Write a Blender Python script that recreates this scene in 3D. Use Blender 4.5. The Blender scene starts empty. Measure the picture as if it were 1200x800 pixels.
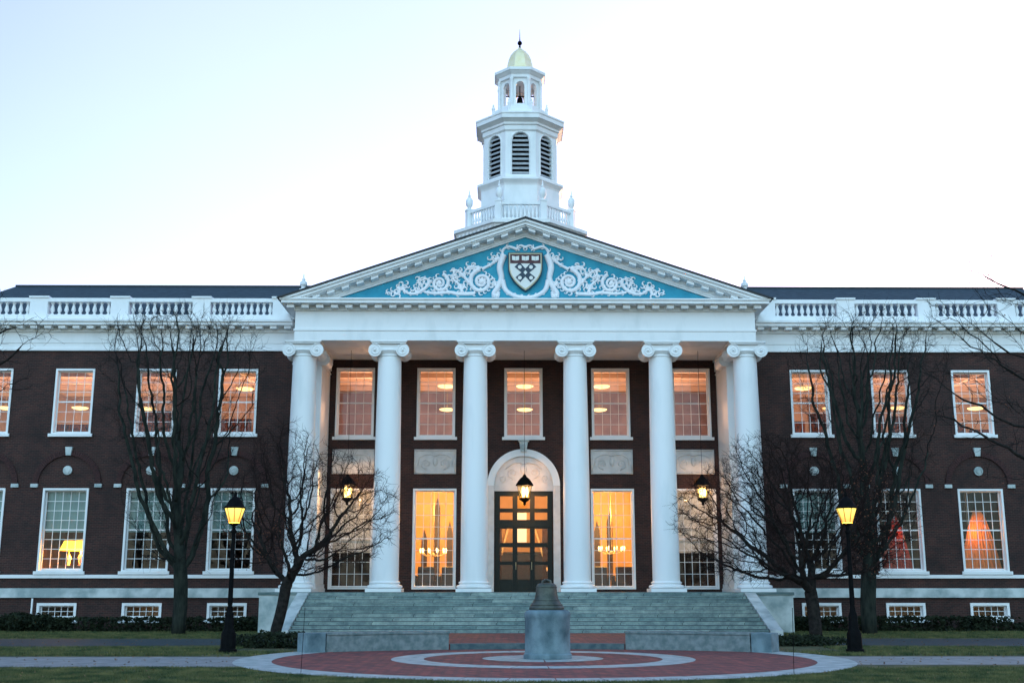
import bpy, math, random
import numpy as np
from mathutils import Vector, Matrix
PI = math.pi; R = math.radians
random.seed(11)
scene = bpy.context.scene
col = scene.collection

# ------------------------------------------------------------------ camera
cam_d = bpy.data.cameras.new('camera'); cam = bpy.data.objects.new('camera', cam_d); col.objects.link(cam)
cam.location = (-1.05, 0, 1.65); cam.rotation_euler = (R(90 + 12.2), 0, R(-0.55))
cam_d.lens = 40.5; cam_d.sensor_width = 36; cam_d.clip_start = 0.1; cam_d.clip_end = 3000
scene.camera = cam

# ------------------------------------------------------------------ sky and sun (dawn: the sun low behind the hall)
SUN_EL, SUN_ROT = R(3.0), R(32)
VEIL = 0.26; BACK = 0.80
world = bpy.data.worlds.new('World'); scene.world = world; world.use_nodes = True
wn = world.node_tree.nodes; wl = world.node_tree.links
bg = wn['Background']; bg.inputs['Strength'].default_value = 0.12
sky = wn.new('ShaderNodeTexSky'); sky.sky_type = 'NISHITA'; sky.sun_disc = False
sky.sun_elevation = SUN_EL; sky.sun_rotation = SUN_ROT
sky.air_density = 1.0; sky.dust_density = 0.8; sky.ozone_density = 3.0; sky.altitude = 0
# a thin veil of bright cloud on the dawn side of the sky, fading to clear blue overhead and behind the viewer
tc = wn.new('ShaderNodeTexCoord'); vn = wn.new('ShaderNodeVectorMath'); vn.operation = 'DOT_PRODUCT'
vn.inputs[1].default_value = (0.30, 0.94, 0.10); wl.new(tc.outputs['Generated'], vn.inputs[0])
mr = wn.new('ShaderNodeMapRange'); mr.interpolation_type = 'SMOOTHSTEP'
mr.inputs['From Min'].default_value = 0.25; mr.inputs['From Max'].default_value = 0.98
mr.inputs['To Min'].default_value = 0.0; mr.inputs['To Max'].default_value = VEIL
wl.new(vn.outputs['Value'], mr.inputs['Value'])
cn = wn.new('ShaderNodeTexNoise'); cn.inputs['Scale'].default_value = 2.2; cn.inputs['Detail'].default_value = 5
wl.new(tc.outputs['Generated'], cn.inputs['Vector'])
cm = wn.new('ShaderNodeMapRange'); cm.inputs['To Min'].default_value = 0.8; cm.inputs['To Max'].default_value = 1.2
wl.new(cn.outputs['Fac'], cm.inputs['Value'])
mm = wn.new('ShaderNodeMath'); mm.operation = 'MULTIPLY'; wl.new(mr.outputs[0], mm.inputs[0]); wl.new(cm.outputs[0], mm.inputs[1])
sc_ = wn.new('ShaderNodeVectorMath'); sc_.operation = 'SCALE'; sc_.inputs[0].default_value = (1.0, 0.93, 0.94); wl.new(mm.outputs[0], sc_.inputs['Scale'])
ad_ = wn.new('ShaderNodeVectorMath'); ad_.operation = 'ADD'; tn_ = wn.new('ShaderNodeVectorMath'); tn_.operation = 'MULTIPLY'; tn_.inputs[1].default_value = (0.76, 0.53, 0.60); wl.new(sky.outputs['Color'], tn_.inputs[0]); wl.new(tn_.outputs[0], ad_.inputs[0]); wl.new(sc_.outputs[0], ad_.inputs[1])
# a pale glow added low behind the viewer, to brighten the facade
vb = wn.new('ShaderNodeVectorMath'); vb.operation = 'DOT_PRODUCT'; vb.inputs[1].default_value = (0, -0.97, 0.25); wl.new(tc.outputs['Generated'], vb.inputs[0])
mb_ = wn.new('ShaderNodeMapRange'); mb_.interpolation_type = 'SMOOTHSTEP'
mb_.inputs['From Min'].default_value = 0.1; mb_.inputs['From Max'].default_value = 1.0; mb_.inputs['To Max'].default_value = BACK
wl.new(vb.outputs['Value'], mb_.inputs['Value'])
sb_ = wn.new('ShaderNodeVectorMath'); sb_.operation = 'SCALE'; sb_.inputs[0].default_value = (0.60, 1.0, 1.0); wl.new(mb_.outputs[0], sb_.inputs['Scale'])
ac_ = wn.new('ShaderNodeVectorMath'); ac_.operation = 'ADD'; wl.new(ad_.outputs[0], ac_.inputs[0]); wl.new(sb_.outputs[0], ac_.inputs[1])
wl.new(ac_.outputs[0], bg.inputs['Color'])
sd = bpy.data.lights.new('sun', 'SUN'); so = bpy.data.objects.new('sun', sd); col.objects.link(so)
sd.energy = 0.25; sd.angle = R(2.0); sd.color = (1.0, 0.72, 0.52)
_dir = Vector((math.sin(SUN_ROT) * math.cos(SUN_EL), math.cos(SUN_ROT) * math.cos(SUN_EL), math.sin(SUN_EL)))
so.rotation_euler = _dir.to_track_quat('Z', 'Y').to_euler(); so.location = (60, 120, 40)
vs = scene.view_settings
vs.view_transform = 'Standard'; vs.look = 'None'; vs.gamma = 1.0; vs.use_curve_mapping = False
vs.exposure = 3.7
scene.render.engine = 'CYCLES'
scene.cycles.use_denoising = True
scene.cycles.max_bounces = 8; scene.cycles.diffuse_bounces = 4; scene.cycles.transparent_max_bounces = 12
scene.cycles.caustics_reflective = False; scene.cycles.caustics_refractive = False
scene.cycles.sample_clamp_indirect = 6.0

# ------------------------------------------------------------------ materials
def _nt(name):
    m = bpy.data.materials.new(name); m.use_nodes = True
    return m, m.node_tree.nodes, m.node_tree.links, m.node_tree.nodes['Principled BSDF']

def mat(name, c1, c2=None, scale=2.0, rough=0.6, bump=0.0, bscale=20.0, metal=0.0, detail=6, spec=0.5, stretch=(1, 1, 1), lo=0.35, hi=0.65):
    m, n, l, p = _nt(name)
    p.inputs['Roughness'].default_value = rough; p.inputs['Metallic'].default_value = metal
    p.inputs['Specular IOR Level'].default_value = spec
    g = n.new('ShaderNodeNewGeometry')
    mp = n.new('ShaderNodeMapping'); mp.inputs['Scale'].default_value = stretch
    l.new(g.outputs['Position'], mp.inputs['Vector'])
    if c2 is None:
        p.inputs['Base Color'].default_value = (*c1, 1)
    else:
        t = n.new('ShaderNodeTexNoise'); t.inputs['Scale'].default_value = scale; t.inputs['Detail'].default_value = detail
        l.new(mp.outputs[0], t.inputs['Vector'])
        r = n.new('ShaderNodeValToRGB'); r.color_ramp.elements[0].color = (*c1, 1); r.color_ramp.elements[1].color = (*c2, 1)
        r.color_ramp.elements[0].position = lo; r.color_ramp.elements[1].position = hi
        l.new(t.outputs['Fac'], r.inputs['Fac']); l.new(r.outputs['Color'], p.inputs['Base Color'])
    if bump > 0:
        t2 = n.new('ShaderNodeTexNoise'); t2.inputs['Scale'].default_value = bscale; t2.inputs['Detail'].default_value = 4
        l.new(mp.outputs[0], t2.inputs['Vector'])
        b = n.new('ShaderNodeBump'); b.inputs['Strength'].default_value = bump; b.inputs['Distance'].default_value = 0.02
        l.new(t2.outputs['Fac'], b.inputs['Height']); l.new(b.outputs[0], p.inputs['Normal'])
    return m

def emis(name, c, s):
    m, n, l, p = _nt(name)
    p.inputs['Base Color'].default_value = (*[min(1, x) for x in c], 1)
    p.inputs['Emission Color'].default_value = (*c, 1); p.inputs['Emission Strength'].default_value = s
    return m

def brickmat(name, c1, c2, mortar, bw, bh, ms, horiz=False, polar=False, zoff=0.0, nscale=0.9):
    m, n, l, p = _nt(name)
    g = n.new('ShaderNodeNewGeometry'); sp = n.new('ShaderNodeSeparateXYZ'); l.new(g.outputs['Position'], sp.inputs[0])
    cb = n.new('ShaderNodeCombineXYZ')
    if horiz:
        mp0 = n.new('ShaderNodeMapping'); mp0.inputs['Rotation'].default_value = (0, 0, R(45) if not polar else 0)
        l.new(g.outputs['Position'], mp0.inputs['Vector']); vec = mp0.outputs[0]
    else:
        ad = n.new('ShaderNodeMath'); l.new(sp.outputs['X'], ad.inputs[0]); l.new(sp.outputs['Y'], ad.inputs[1])
        l.new(ad.outputs[0], cb.inputs['X']); zo = n.new('ShaderNodeMath'); zo.operation = 'SUBTRACT'; zo.inputs[1].default_value = zoff; l.new(sp.outputs['Z'], zo.inputs[0]); l.new(zo.outputs[0], cb.inputs['Y']); vec = cb.outputs[0]
    b = n.new('ShaderNodeTexBrick'); l.new(vec, b.inputs['Vector'])
    b.inputs['Scale'].default_value = 1.0; b.inputs['Brick Width'].default_value = bw; b.inputs['Row Height'].default_value = bh
    b.inputs['Mortar Size'].default_value = ms; b.inputs['Mortar Smooth'].default_value = 0.3; b.inputs['Bias'].default_value = -0.1
    b.inputs['Color1'].default_value = (*c1, 1); b.inputs['Color2'].default_value = (*c2, 1); b.inputs['Mortar'].default_value = (*mortar, 1)
    t = n.new('ShaderNodeTexNoise'); t.inputs['Scale'].default_value = nscale; t.inputs['Detail'].default_value = 8
    t.inputs['Roughness'].default_value = 0.7
    l.new(g.outputs['Position'], t.inputs['Vector'])
    r = n.new('ShaderNodeValToRGB'); r.color_ramp.elements[0].color = (.48, .50, .54, 1); r.color_ramp.elements[1].color = (1.5, 1.4, 1.32, 1)
    r.color_ramp.elements[0].position = .3; r.color_ramp.elements[1].position = .7
    l.new(t.outputs['Fac'], r.inputs['Fac'])
    mx = n.new('ShaderNodeMix'); mx.data_type = 'RGBA'; mx.blend_type = 'MULTIPLY'; mx.inputs['Factor'].default_value = 1
    l.new(b.outputs['Color'], mx.inputs['A']); l.new(r.outputs['Color'], mx.inputs['B'])
    l.new(mx.outputs['Result'], p.inputs['Base Color'])
    bp = n.new('ShaderNodeBump'); bp.inputs['Strength'].default_value = 0.5; bp.inputs['Distance'].default_value = 0.01; bp.invert = True
    l.new(b.outputs['Fac'], bp.inputs['Height']); l.new(bp.outputs[0], p.inputs['Normal'])
    p.inputs['Roughness'].default_value = 0.85
    return m

def glassmat(name, refl, tint=(1, 1, 1)):
    m, n, l, p = _nt(name); n.remove(p)
    o = n['Material Output']; tr = n.new('ShaderNodeBsdfTransparent'); tr.inputs['Color'].default_value = (*tint, 1)
    gl = n.new('ShaderNodeBsdfGlossy'); gl.inputs['Roughness'].default_value = 0.04; gl.inputs['Color'].default_value = (.9, .95, 1, 1)
    t = n.new('ShaderNodeTexNoise'); t.inputs['Scale'].default_value = 1.6
    g = n.new('ShaderNodeNewGeometry'); l.new(g.outputs['Position'], t.inputs['Vector'])
    b = n.new('ShaderNodeBump'); b.inputs['Strength'].default_value = .12; b.inputs['Distance'].default_value = .05
    l.new(t.outputs['Fac'], b.inputs['Height']); l.new(b.outputs[0], gl.inputs['Normal'])
    ms = n.new('ShaderNodeMixShader'); ms.inputs[0].default_value = refl
    l.new(tr.outputs[0], ms.inputs[1]); l.new(gl.outputs[0], ms.inputs[2]); l.new(ms.outputs[0], o.inputs['Surface'])
    return m

M = {}
M['white'] = mat('white_paint', (.68, .70, .70), (.81, .82, .82), 1.6, 0.6, 0.15, 12, stretch=(1, 1, .45), detail=10, lo=.22, hi=.5)
M['column'] = mat('column_paint', (.69, .72, .72), (.81, .82, .82), 1.8, 0.55, 0.1, 8, stretch=(1, 1, .2), detail=10, lo=.2, hi=.48)
M['tymp'] = mat('tympanum_blue_paint', (.012, .24, .36), (.024, .31, .43), 2.0, 0.7)
M['orn'] = mat('ornament_white_paint', (.78, .77, .80), (.84, .83, .85), 3, 0.6)
M['stone'] = mat('pale_marble', (.26, .33, .33), (.56, .61, .60), 1.5, 0.6, 0.2, 10, detail=10, lo=.35, hi=.6)
M['panel'] = mat('carved_limestone', (.50, .50, .49), (.62, .61, .59), 3, 0.75, 0.3, 14)
M['arch'] = mat('arch_limestone', (.62, .58, .55), (.72, .68, .65), 3, 0.75, 0.3, 14)
M['granite'] = mat('grey_granite', (.09, .135, .14), (.19, .23, .235), 6, 0.7, 0.5, 60, detail=12)
M['step'] = mat('worn_granite_step', (.055, .105, .105), (.19, .25, .24), 1.4, 0.75, 0.4, 30, detail=12, stretch=(.7, 1, 3.5), lo=.3, hi=.66)
M['stair'] = brickmat('granite_stair_stone', (.19, .30, .31), (.36, .48, .47), (.06, .09, .095), 2.3, (1.6-.16)/11, .012, zoff=.152, nscale=3.0)
M['pedestal'] = mat('weathered_pedestal_stone', (.045, .09, .11), (.17, .25, .28), 2.2, 0.75, 0.6, 40, detail=10, stretch=(1, 1, .8), lo=.34, hi=.62)
M['brick'] = brickmat('dark_red_brick', (.046, .0135, .0100), (.018, .0065, .0058), (.052, .034, .029), .215, .075, .010)
M['voussoir'] = mat('voussoir_brick', (.035, .014, .014), (.06, .022, .02), 9, 0.9, .4, 30)
M['kerb'] = mat('dark_kerb_granite', (.04, .075, .09), (.09, .13, .14), 5, .8, .3, 40)
M['paving'] = brickmat('red_paving_brick', (.27, .055, .045), (.10, .028, .03), (.045, .035, .035), .34, .17, .02, True, nscale=2.5)
M['ringstone'] = mat('pale_ring_stone', (.24, .29, .28), (.42, .46, .45), 3, 0.75, 0.3, 25, detail=10)
M['slate'] = mat('dark_slate_roof', (.016, .034, .048), (.03, .055, .072), 3, .9, .3, 10, stretch=(1, 1, 4))
M['roofedge'] = mat('dark_roof_edge', (.02, .022, .025), None, rough=.7)
M['gold'] = mat('pale_gilded_dome', (.84, .72, .42), (.90, .80, .56), 4, 0.45, 0, 10, metal=0.2)
M['louver'] = mat('grey_louvers', (.32, .34, .37), (.42, .44, .46), 4, .7)
M['dark'] = mat('dark_opening', (.01, .012, .014), None, rough=.9)
M['bronze'] = mat('weathered_bronze', (.045, .055, .045), (.10, .11, .09), 5, .5, .3, 30, metal=.5)
M['iron'] = mat('black_iron', (.0025, .003, .0035), (.005, .0055, .006), 8, .75, .2, 40, spec=.06)
M['doorgreen'] = mat('dark_green_door', (.004, .009, .007), (.007, .012, .009), 5, .4, spec=.25)
M['glass'] = glassmat('window_glass', .012)
M['lampglass'] = glassmat('lantern_glass', .05, (1, .93, .72))
M['blind'] = mat('pale_roller_blind', (.13, .23, .22), (.18, .29, .27), 2, .85, stretch=(1, 1, .2))
M['cream_blind'] = mat('cream_blind', (.55, .52, .44), (.62, .58, .5), 2, .85, stretch=(1, 1, .2))
M['cream'] = mat('cream_plaster', (.62, .55, .46), (.68, .60, .50), 1, .9)
M['peach'] = mat('peach_plaster', (.66, .52, .44), (.72, .58, .49), 1, .9)
M['panelling'] = mat('brown_wood_panelling', (.030, .014, .008), (.065, .030, .014), 2, .7, spec=.2, stretch=(3, 3, .5))
M['lobbywall'] = mat('ochre_lobby_wall', (.50, .34, .17), (.58, .40, .22), 1, .9)
M['floorwood'] = mat('interior_wood_floor', (.16, .08, .04), (.22, .12, .06), 3, .5)
M['curtain'] = mat('orange_curtain', (.62, .26, .08), (.50, .18, .05), 5, .9, stretch=(6, 1, .3))
M['redcurtain'] = mat('red_curtain', (.42, .05, .04), (.30, .04, .03), 5, .9, stretch=(6, 1, .3))
M['darkwood'] = mat('dark_wood', (.016, .007, .004), (.03, .012, .007), 5, .5)
M['skymauve'] = mat('sky_reflection_plaster', (.24, .19, .23), (.34, .27, .31), 1.5, .9)  # sky reflection of the gallery panes put into the wall colour
M['books'] = mat('bookcase_spines', (.02, .025, .05), (.20, .06, .03), 7, .8, stretch=(3, 1, .8), lo=.42, hi=.6)
M['crimson'] = mat('crimson_enamel', (.06, .006, .010), None, rough=.5)
M['navy'] = mat('navy_enamel', (.008, .03, .06), None, rough=.5)
M['creampaint'] = mat('cream_enamel', (.74, .74, .70), None, rough=.5)
M['goldpaint'] = mat('gold_paint', (.50, .44, .26), None, rough=.45)
M['bark'] = mat('dark_bark', (.010, .010, .009), (.028, .024, .021), 8, .95, .8, 40, spec=.15)
M['greybark'] = mat('grey_green_bark', (.010, .014, .012), (.032, .038, .030), 6, .95, .8, 40, spec=.15, stretch=(1, 1, .3))
M['twig'] = mat('dark_twigs', (.010, .010, .010), (.020, .018, .016), 5, .95, spec=.1)
M['redtwig'] = mat('reddish_twigs', (.012, .009, .009), (.026, .015, .013), 5, .95, spec=.1)
M['deadleaf'] = mat('russet_dead_leaf', (.11, .035, .018), (.16, .06, .03), 9, .9)
M['hedge'] = mat('dark_evergreen_leaf', (.006, .012, .006), (.020, .028, .012), 3, .8, spec=.2)
M['lawn'] = mat('winter_lawn', (.022, .038, .012), (.10, .095, .034), 1.9, .95, .6, 30, detail=12, lo=.32, hi=.68)
M['grass'] = mat('grass_blades', (.025, .05, .013), (.16, .15, .05), 1.7, .9, detail=12, lo=.38, hi=.66)
M['leaflitter'] = mat('fallen_leaf', (.12, .06, .03), (.22, .13, .06), 9, .95)
M['asphalt'] = mat('blue_grey_asphalt', (.014, .028, .036), (.03, .048, .056), 5, .85, .4, 60, detail=12)
M['concrete'] = mat('path_concrete', (.16, .165, .165), (.25, .255, .25), 2.5, .85, .3, 40, detail=12)
M['e_dish'] = emis('dish_lamp_glow', (1.0, .66, .26), .16)
M['e_candle'] = emis('candle_bulb_glow', (1.0, .62, .20), .7)
M['e_street'], _n, _l, _p = _nt('street_lamp_glow')
_g = _n.new('ShaderNodeNewGeometry'); _s = _n.new('ShaderNodeSeparateXYZ'); _l.new(_g.outputs['Position'], _s.inputs[0])
_m = _n.new('ShaderNodeMapRange'); _m.inputs['From Min'].default_value = 3.5; _m.inputs['From Max'].default_value = 3.88; _l.new(_s.outputs['Z'], _m.inputs['Value'])
_r = _n.new('ShaderNodeValToRGB'); _r.color_ramp.elements[0].color = (1, .30, .004, 1); _r.color_ramp.elements[1].color = (1, .74, .12, 1); _l.new(_m.outputs[0], _r.inputs['Fac'])
_l.new(_r.outputs['Color'], _p.inputs['Emission Color']); _p.inputs['Emission Strength'].default_value = .12; _p.inputs['Base Color'].default_value = (.6, .5, .2, 1)
M['e_lantern'] = emis('lantern_glow', (1.0, .62, .16), 7)
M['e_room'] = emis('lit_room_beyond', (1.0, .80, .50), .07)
M['e_shade'] = emis('table_lamp_glow', (1.0, .45, .03), .35)

# ------------------------------------------------------------------ mesh helpers
def tag(o, label=None, cat=None, group=None, kind=None):
    if label: o['label'] = label
    if cat: o['category'] = cat
    if group: o['group'] = group
    if kind: o['kind'] = kind
    return o

def empty(name, loc, label=None, cat=None, group=None):
    o = bpy.data.objects.new(name, None); col.objects.link(o); o.location = loc
    o.empty_display_size = .3
    return tag(o, label, cat, group)

def wloc(o):
    v = Vector(o.location)
    while o.parent: o = o.parent; v = v + Vector(o.location)
    return v

class MB:
    """collects shapes in world coordinates; build() links them as one mesh object"""
    def __init__(s): s.v = []; s.f = []
    def add(s, vs_, fs):
        b = len(s.v); s.v.extend(vs_); s.f.extend([tuple(i + b for i in f) for f in fs]); return s
    def box(s, x0, x1, y0, y1, z0, z1):
        if x0 > x1: x0, x1 = x1, x0
        return s.add([(x0,y0,z0),(x1,y0,z0),(x1,y1,z0),(x0,y1,z0),(x0,y0,z1),(x1,y0,z1),(x1,y1,z1),(x0,y1,z1)],
                     [(0,3,2,1),(4,5,6,7),(0,1,5,4),(1,2,6,5),(2,3,7,6),(3,0,4,7)])
    def prism_y(s, poly, y0, y1):
        """polygon of (x,z), counter-clockwise seen from -Y, extruded y0..y1"""
        n = len(poly)
        vs_ = [(x, y0, z) for x, z in poly] + [(x, y1, z) for x, z in poly]
        return s.add(vs_, [tuple(range(n)), tuple(range(2*n-1, n-1, -1))] + [(i, i+n, (i+1) % n + n, (i+1) % n) for i in range(n)])
    def prism_x(s, poly, x0, x1):
        n = len(poly)
        vs_ = [(x0, y, z) for y, z in poly] + [(x1, y, z) for y, z in poly]
        return s.add(vs_, [tuple(range(n-1, -1, -1)), tuple(range(n, 2*n))] + [(i, (i+1) % n, (i+1) % n + n, i+n) for i in range(n)])
    def lathe(s, cx, cy, prof, n=24, rot=0.0, cap=True):
        vs_ = []; fs = []
        for r, z in prof:
            for k in range(n):
                a = rot + 2*PI*k/n; vs_.append((cx + r*math.cos(a), cy + r*math.sin(a), z))
        for j in range(len(prof)-1):
            for k in range(n):
                a = j*n+k; b = j*n+(k+1) % n; fs.append((a, b, b+n, a+n))
        if cap:
            fs.append(tuple(range(n-1, -1, -1))); t = (len(prof)-1)*n; fs.append(tuple(range(t, t+n)))
        return s.add(vs_, fs)
    def oct(s, cx, cy, prof):
        c = math.cos(PI/8)
        return s.lathe(cx, cy, [(a/c, z) for a, z in prof], 8, PI/8)
    def tube(s, pts, rad, n=6):
        vs_ = []; fs = []; m = len(pts)
        pts = [Vector(p) for p in pts]
        if not hasattr(rad, '__len__'): rad = [rad]*m
        prev = None
        for i, p in enumerate(pts):
            d = (pts[min(i+1, m-1)] - pts[max(i-1, 0)])
            if d.length < 1e-9: d = Vector((0, 0, 1))
            d.normalize()
            if prev is None:
                u = d.orthogonal().normalized()
            else:
                u = prev - d*prev.dot(d)
                u = d.orthogonal().normalized() if u.length < 1e-6 else u.normalized()
            prev = u; w = d.cross(u)
            for k in range(n):
                a = 2*PI*k/n; q = p + (u*math.cos(a) + w*math.sin(a))*rad[i]; vs_.append(tuple(q))
        for j in range(m-1):
            for k in range(n):
                a = j*n+k; b = j*n+(k+1) % n; fs.append((a, b, b+n, a+n))
        fs.append(tuple(range(n-1, -1, -1))); t = (m-1)*n; fs.append(tuple(range(t, t+n)))
        return s.add(vs_, fs)
    def ball(s, c, r, n=10, m=6, sc=(1, 1, 1)):
        vs_ = [(c[0], c[1], c[2]-r*sc[2])]; fs = []
        for j in range(1, m):
            t = PI*j/m
            for k in range(n):
                a = 2*PI*k/n
                vs_.append((c[0]+r*sc[0]*math.sin(t)*math.cos(a), c[1]+r*sc[1]*math.sin(t)*math.sin(a), c[2]-r*sc[2]*math.cos(t)))
        vs_.append((c[0], c[1], c[2]+r*sc[2])); e = len(vs_)-1
        for k in range(n):
            fs.append((0, 1+(k+1) % n, 1+k)); fs.append((e, e-n+k, e-n+(k+1) % n))
        for j in range(m-2):
            for k in range(n):
                a = 1+j*n+k; b = 1+j*n+(k+1) % n; fs.append((a, b, b+n, a+n))
        return s.add(vs_, fs)
    def cyl_y(s, cx, cz, r, y0, y1, n=20):
        return s.prism_y([(cx+r*math.cos(2*PI*k/n), cz+r*math.sin(2*PI*k/n)) for k in range(n)], y0, y1)
    def build(s, name, m, parent=None, smooth=False, bevel=0.0, label=None):
        off = wloc(parent) if parent else Vector((0, 0, 0))
        me = bpy.data.meshes.new(name)
        me.from_pydata([(x-off.x, y-off.y, z-off.z) for x, y, z in s.v], [], s.f)
        me.materials.append(m)
        if smooth: me.shade_smooth() if smooth is True else me.set_sharp_from_angle(angle=smooth)
        o = bpy.data.objects.new(name, me); col.objects.link(o)
        if smooth and smooth is not True:
            me.shade_smooth(); me.set_sharp_from_angle(angle=smooth)
        if parent: o.parent = parent
        if bevel > 0:
            b = o.modifiers.new('bevel', 'BEVEL'); b.width = bevel; b.segments = 2; b.limit_method = 'ANGLE'
        if label: o['label'] = label
        return o

def copy_tree(o, loc=None, parent=None):
    c = o.copy(); col.objects.link(c)
    if parent: c.parent = parent
    if loc is not None: c.location = loc
    for ch in o.children: copy_tree(ch, None, c)
    return c

def grid_holes(mb, x0, x1, z0, z1, y0, y1, holes):
    """a slab in the XZ plane with rectangular holes (hx0,hx1,hz0,hz1)"""
    xs = sorted({x0, x1, *[h[0] for h in holes], *[h[1] for h in holes]})
    xs = [x for x in xs if x0 <= x <= x1]
    for i in range(len(xs)-1):
        a, b = xs[i], xs[i+1]; mid = (a+b)/2
        hs = sorted([(h[2], h[3]) for h in holes if h[0] < mid < h[1]])
        z = z0
        for p, q in hs:
            if p > z: mb.box(a, b, y0, y1, z, p)
            z = max(z, q)
        if z < z1: mb.box(a, b, y0, y1, z, z1)
    return mb

SM = R(35)

# ------------------------------------------------------------------ the setting: ground, paths, plaza
CY = 29.6                                        # plaza centre
def sheet(name, m, pts, z):
    b = MB(); b.add([(x, y, z) for x, y in pts], [tuple(range(len(pts)))])
    return tag(b.build(name, m), kind='structure')
sheet('lawn', M['lawn'], [(-600, -200), (600, -200), (600, 900), (-600, 900)], 0)
def ring(name, m, r0, r1, z, n=160, stones=0):
    b = MB(); vs_ = []; fs = []
    for k in range(n):
        a = 2*PI*k/n
        vs_ += [(r0*math.cos(a), CY+r0*math.sin(a), z), (r1*math.cos(a), CY+r1*math.sin(a), z)]
    for k in range(n):
        j = (k+1) % n; fs.append((2*k, 2*k+1, 2*j+1, 2*j))
    if stones:
        vs_ = []; fs = []
        for q in range(stones):
            g_ = .011/((r0+r1)/2); a0, a1 = 2*PI*q/stones+g_, 2*PI*(q+1)/stones-g_; m_ = max(2, n//stones)
            i0 = len(vs_)
            for k in range(m_+1):
                a = a0+(a1-a0)*k/m_; vs_ += [(r0*math.cos(a), CY+r0*math.sin(a), z), (r1*math.cos(a), CY+r1*math.sin(a), z)]
            for k in range(m_): fs.append((i0+2*k, i0+2*k+1, i0+2*k+3, i0+2*k+2))
    b.add(vs_, fs); return tag(b.build(name, m), kind='structure')
def curvy(fn, x0, x1, n): return [(x0+(x1-x0)*k/n, fn(x0+(x1-x0)*k/n)) for k in range(n+1)]
# concrete path running east-west into the plaza, gently curved
sheet('concrete_path', M['concrete'], curvy(lambda x: 27.4+.012*max(0, abs(x)-7)**1.2-(.9 if x < 0 else .2), -40, 40, 60) + curvy(lambda x: 30.6-.01*max(0, abs(x)-7)**1.2, 40, -40, 60), .004)
sheet('asphalt_path', M['asphalt'], [(-60, 36.2), (-18, 36.4), (-14, 36.3), (-8, 37.6), (-5, 39.0), (-5, 41.5), (-9, 41.6), (-14, 41.6), (-60, 42.0)], .006)
sheet('asphalt_path', M['asphalt'], [(60, 36.0), (18, 36.0), (14, 36.1), (8, 37.4), (5, 39.0), (5, 41.5), (9, 41.6), (14, 41.6), (60, 42.0)], .006)
ring('brick_plaza', M['paving'], .01, 7.3, .008)
ring('stone_ring', M['ringstone'], 6.6, 7.5, .012, 192, 48)
ring('stone_ring', M['ringstone'], 2.95, 3.75, .013, 168, 28)
ring('stone_ring', M['ringstone'], .01, 1.5, .016, 96, 12)
# upper terrace of brick between the low walls, retained by a stone riser (an arc of the walls' circle)
AC, AR = 23.3, 11.1
def arc_pts(r, a0, a1, n=24): return [(r*math.sin(a0+(a1-a0)*k/n), AC+r*math.cos(a0+(a1-a0)*k/n)) for k in range(n+1)]
a_in, a_out = math.asin(2.5/11.1), math.asin(6.35/11.1)
b = MB(); p = arc_pts(AR+.05, -a_out, a_out, 40)
n_ = len(p)
b.add([(x, y, .16) for x, y in p] + [(8.3, 42.9, .16), (-8.3, 42.9, .16)], [tuple(range(n_+1, -1, -1))])
b.add([(x, y, 0) for x, y in p] + [(x, y, .155) for x, y in p], [(i, i+1, i+1+n_, i+n_) for i in range(n_-1)])
b.add([(p[-1][0], p[-1][1], 0), (8.3, 42.9, 0), (8.3, 42.9, .16), (p[-1][0], p[-1][1], .16)], [(0, 1, 2, 3)])
b.add([(p[0][0], p[0][1], 0), (-8.3, 42.9, 0), (-8.3, 42.9, .16), (p[0][0], p[0][1], .16)], [(3, 2, 1, 0)])
tag(b.build('brick_terrace', M['paving']), kind='structure')
b = MB()
q0 = arc_pts(AR-.02, -a_in, a_in, 20); q1 = arc_pts(AR+.36, -a_in, a_in, 20); n_ = len(q0)
b.add([(x, y, 0) for x, y in q0] + [(x, y, .168) for x, y in q0] + [(x, y, .168) for x, y in q1],
      [(i, i+1, i+1+n_, i+n_) for i in range(n_-1)] + [(i+n_, i+1+n_, i+1+2*n_, i+2*n_) for i in range(n_-1)])
tag(b.build('terrace_kerb', M['kerb']), kind='structure')

# two low curved granite walls
def low_wall(sgn, label):
    t = empty('low_stone_wall', (sgn*4.4, 33.4, 0), label, 'low wall', 'curved granite walls beside the plaza')
    def seg(a0, a1, z0, z1, r0, r1, m):
        pin = arc_pts(r0, a0, a1, m); pout = arc_pts(r1, a0, a1, m); k = len(pin)
        b = MB()
        vs_ = [(x*sgn, y, z0) for x, y in pin] + [(x*sgn, y, z1) for x, y in pin] + [(x*sgn, y, z1) for x, y in pout] + [(x*sgn, y, z0) for x, y in pout]
        fs = []
        for i in range(k-1):
            for r_ in range(3): fs.append((r_*k+i, r_*k+i+1, (r_+1)*k+i+1, (r_+1)*k+i))
            fs.append((3*k+i, 3*k+i+1, i+1, i))
        fs += [(0, k, 2*k, 3*k), (k-1, 4*k-1, 3*k-1, 2*k-1)]
        if sgn < 0: fs = [f[::-1] for f in fs]
        b.add(vs_, fs); return b
    a_e = math.asin(5.85/11.1)
    seg(a_in+.003, a_e-.0015, 0, .45, AR-.01, AR+.50, 14).build('wall_body', M['granite'], t, bevel=.012)
    seg(a_in, a_e-.0015, .452, .52, AR-.035, AR+.525, 14).build('coping', M['granite'], t, bevel=.012)
    seg(a_e+.0015, a_out, 0, .52, AR-.035, AR+.53, 3).build('end_block', M['pedestal'], t, bevel=.015)
low_wall(-1, 'low curved grey granite wall on the left of the brick plaza')
low_wall(1, 'low curved grey granite wall on the right of the brick plaza')

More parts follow.
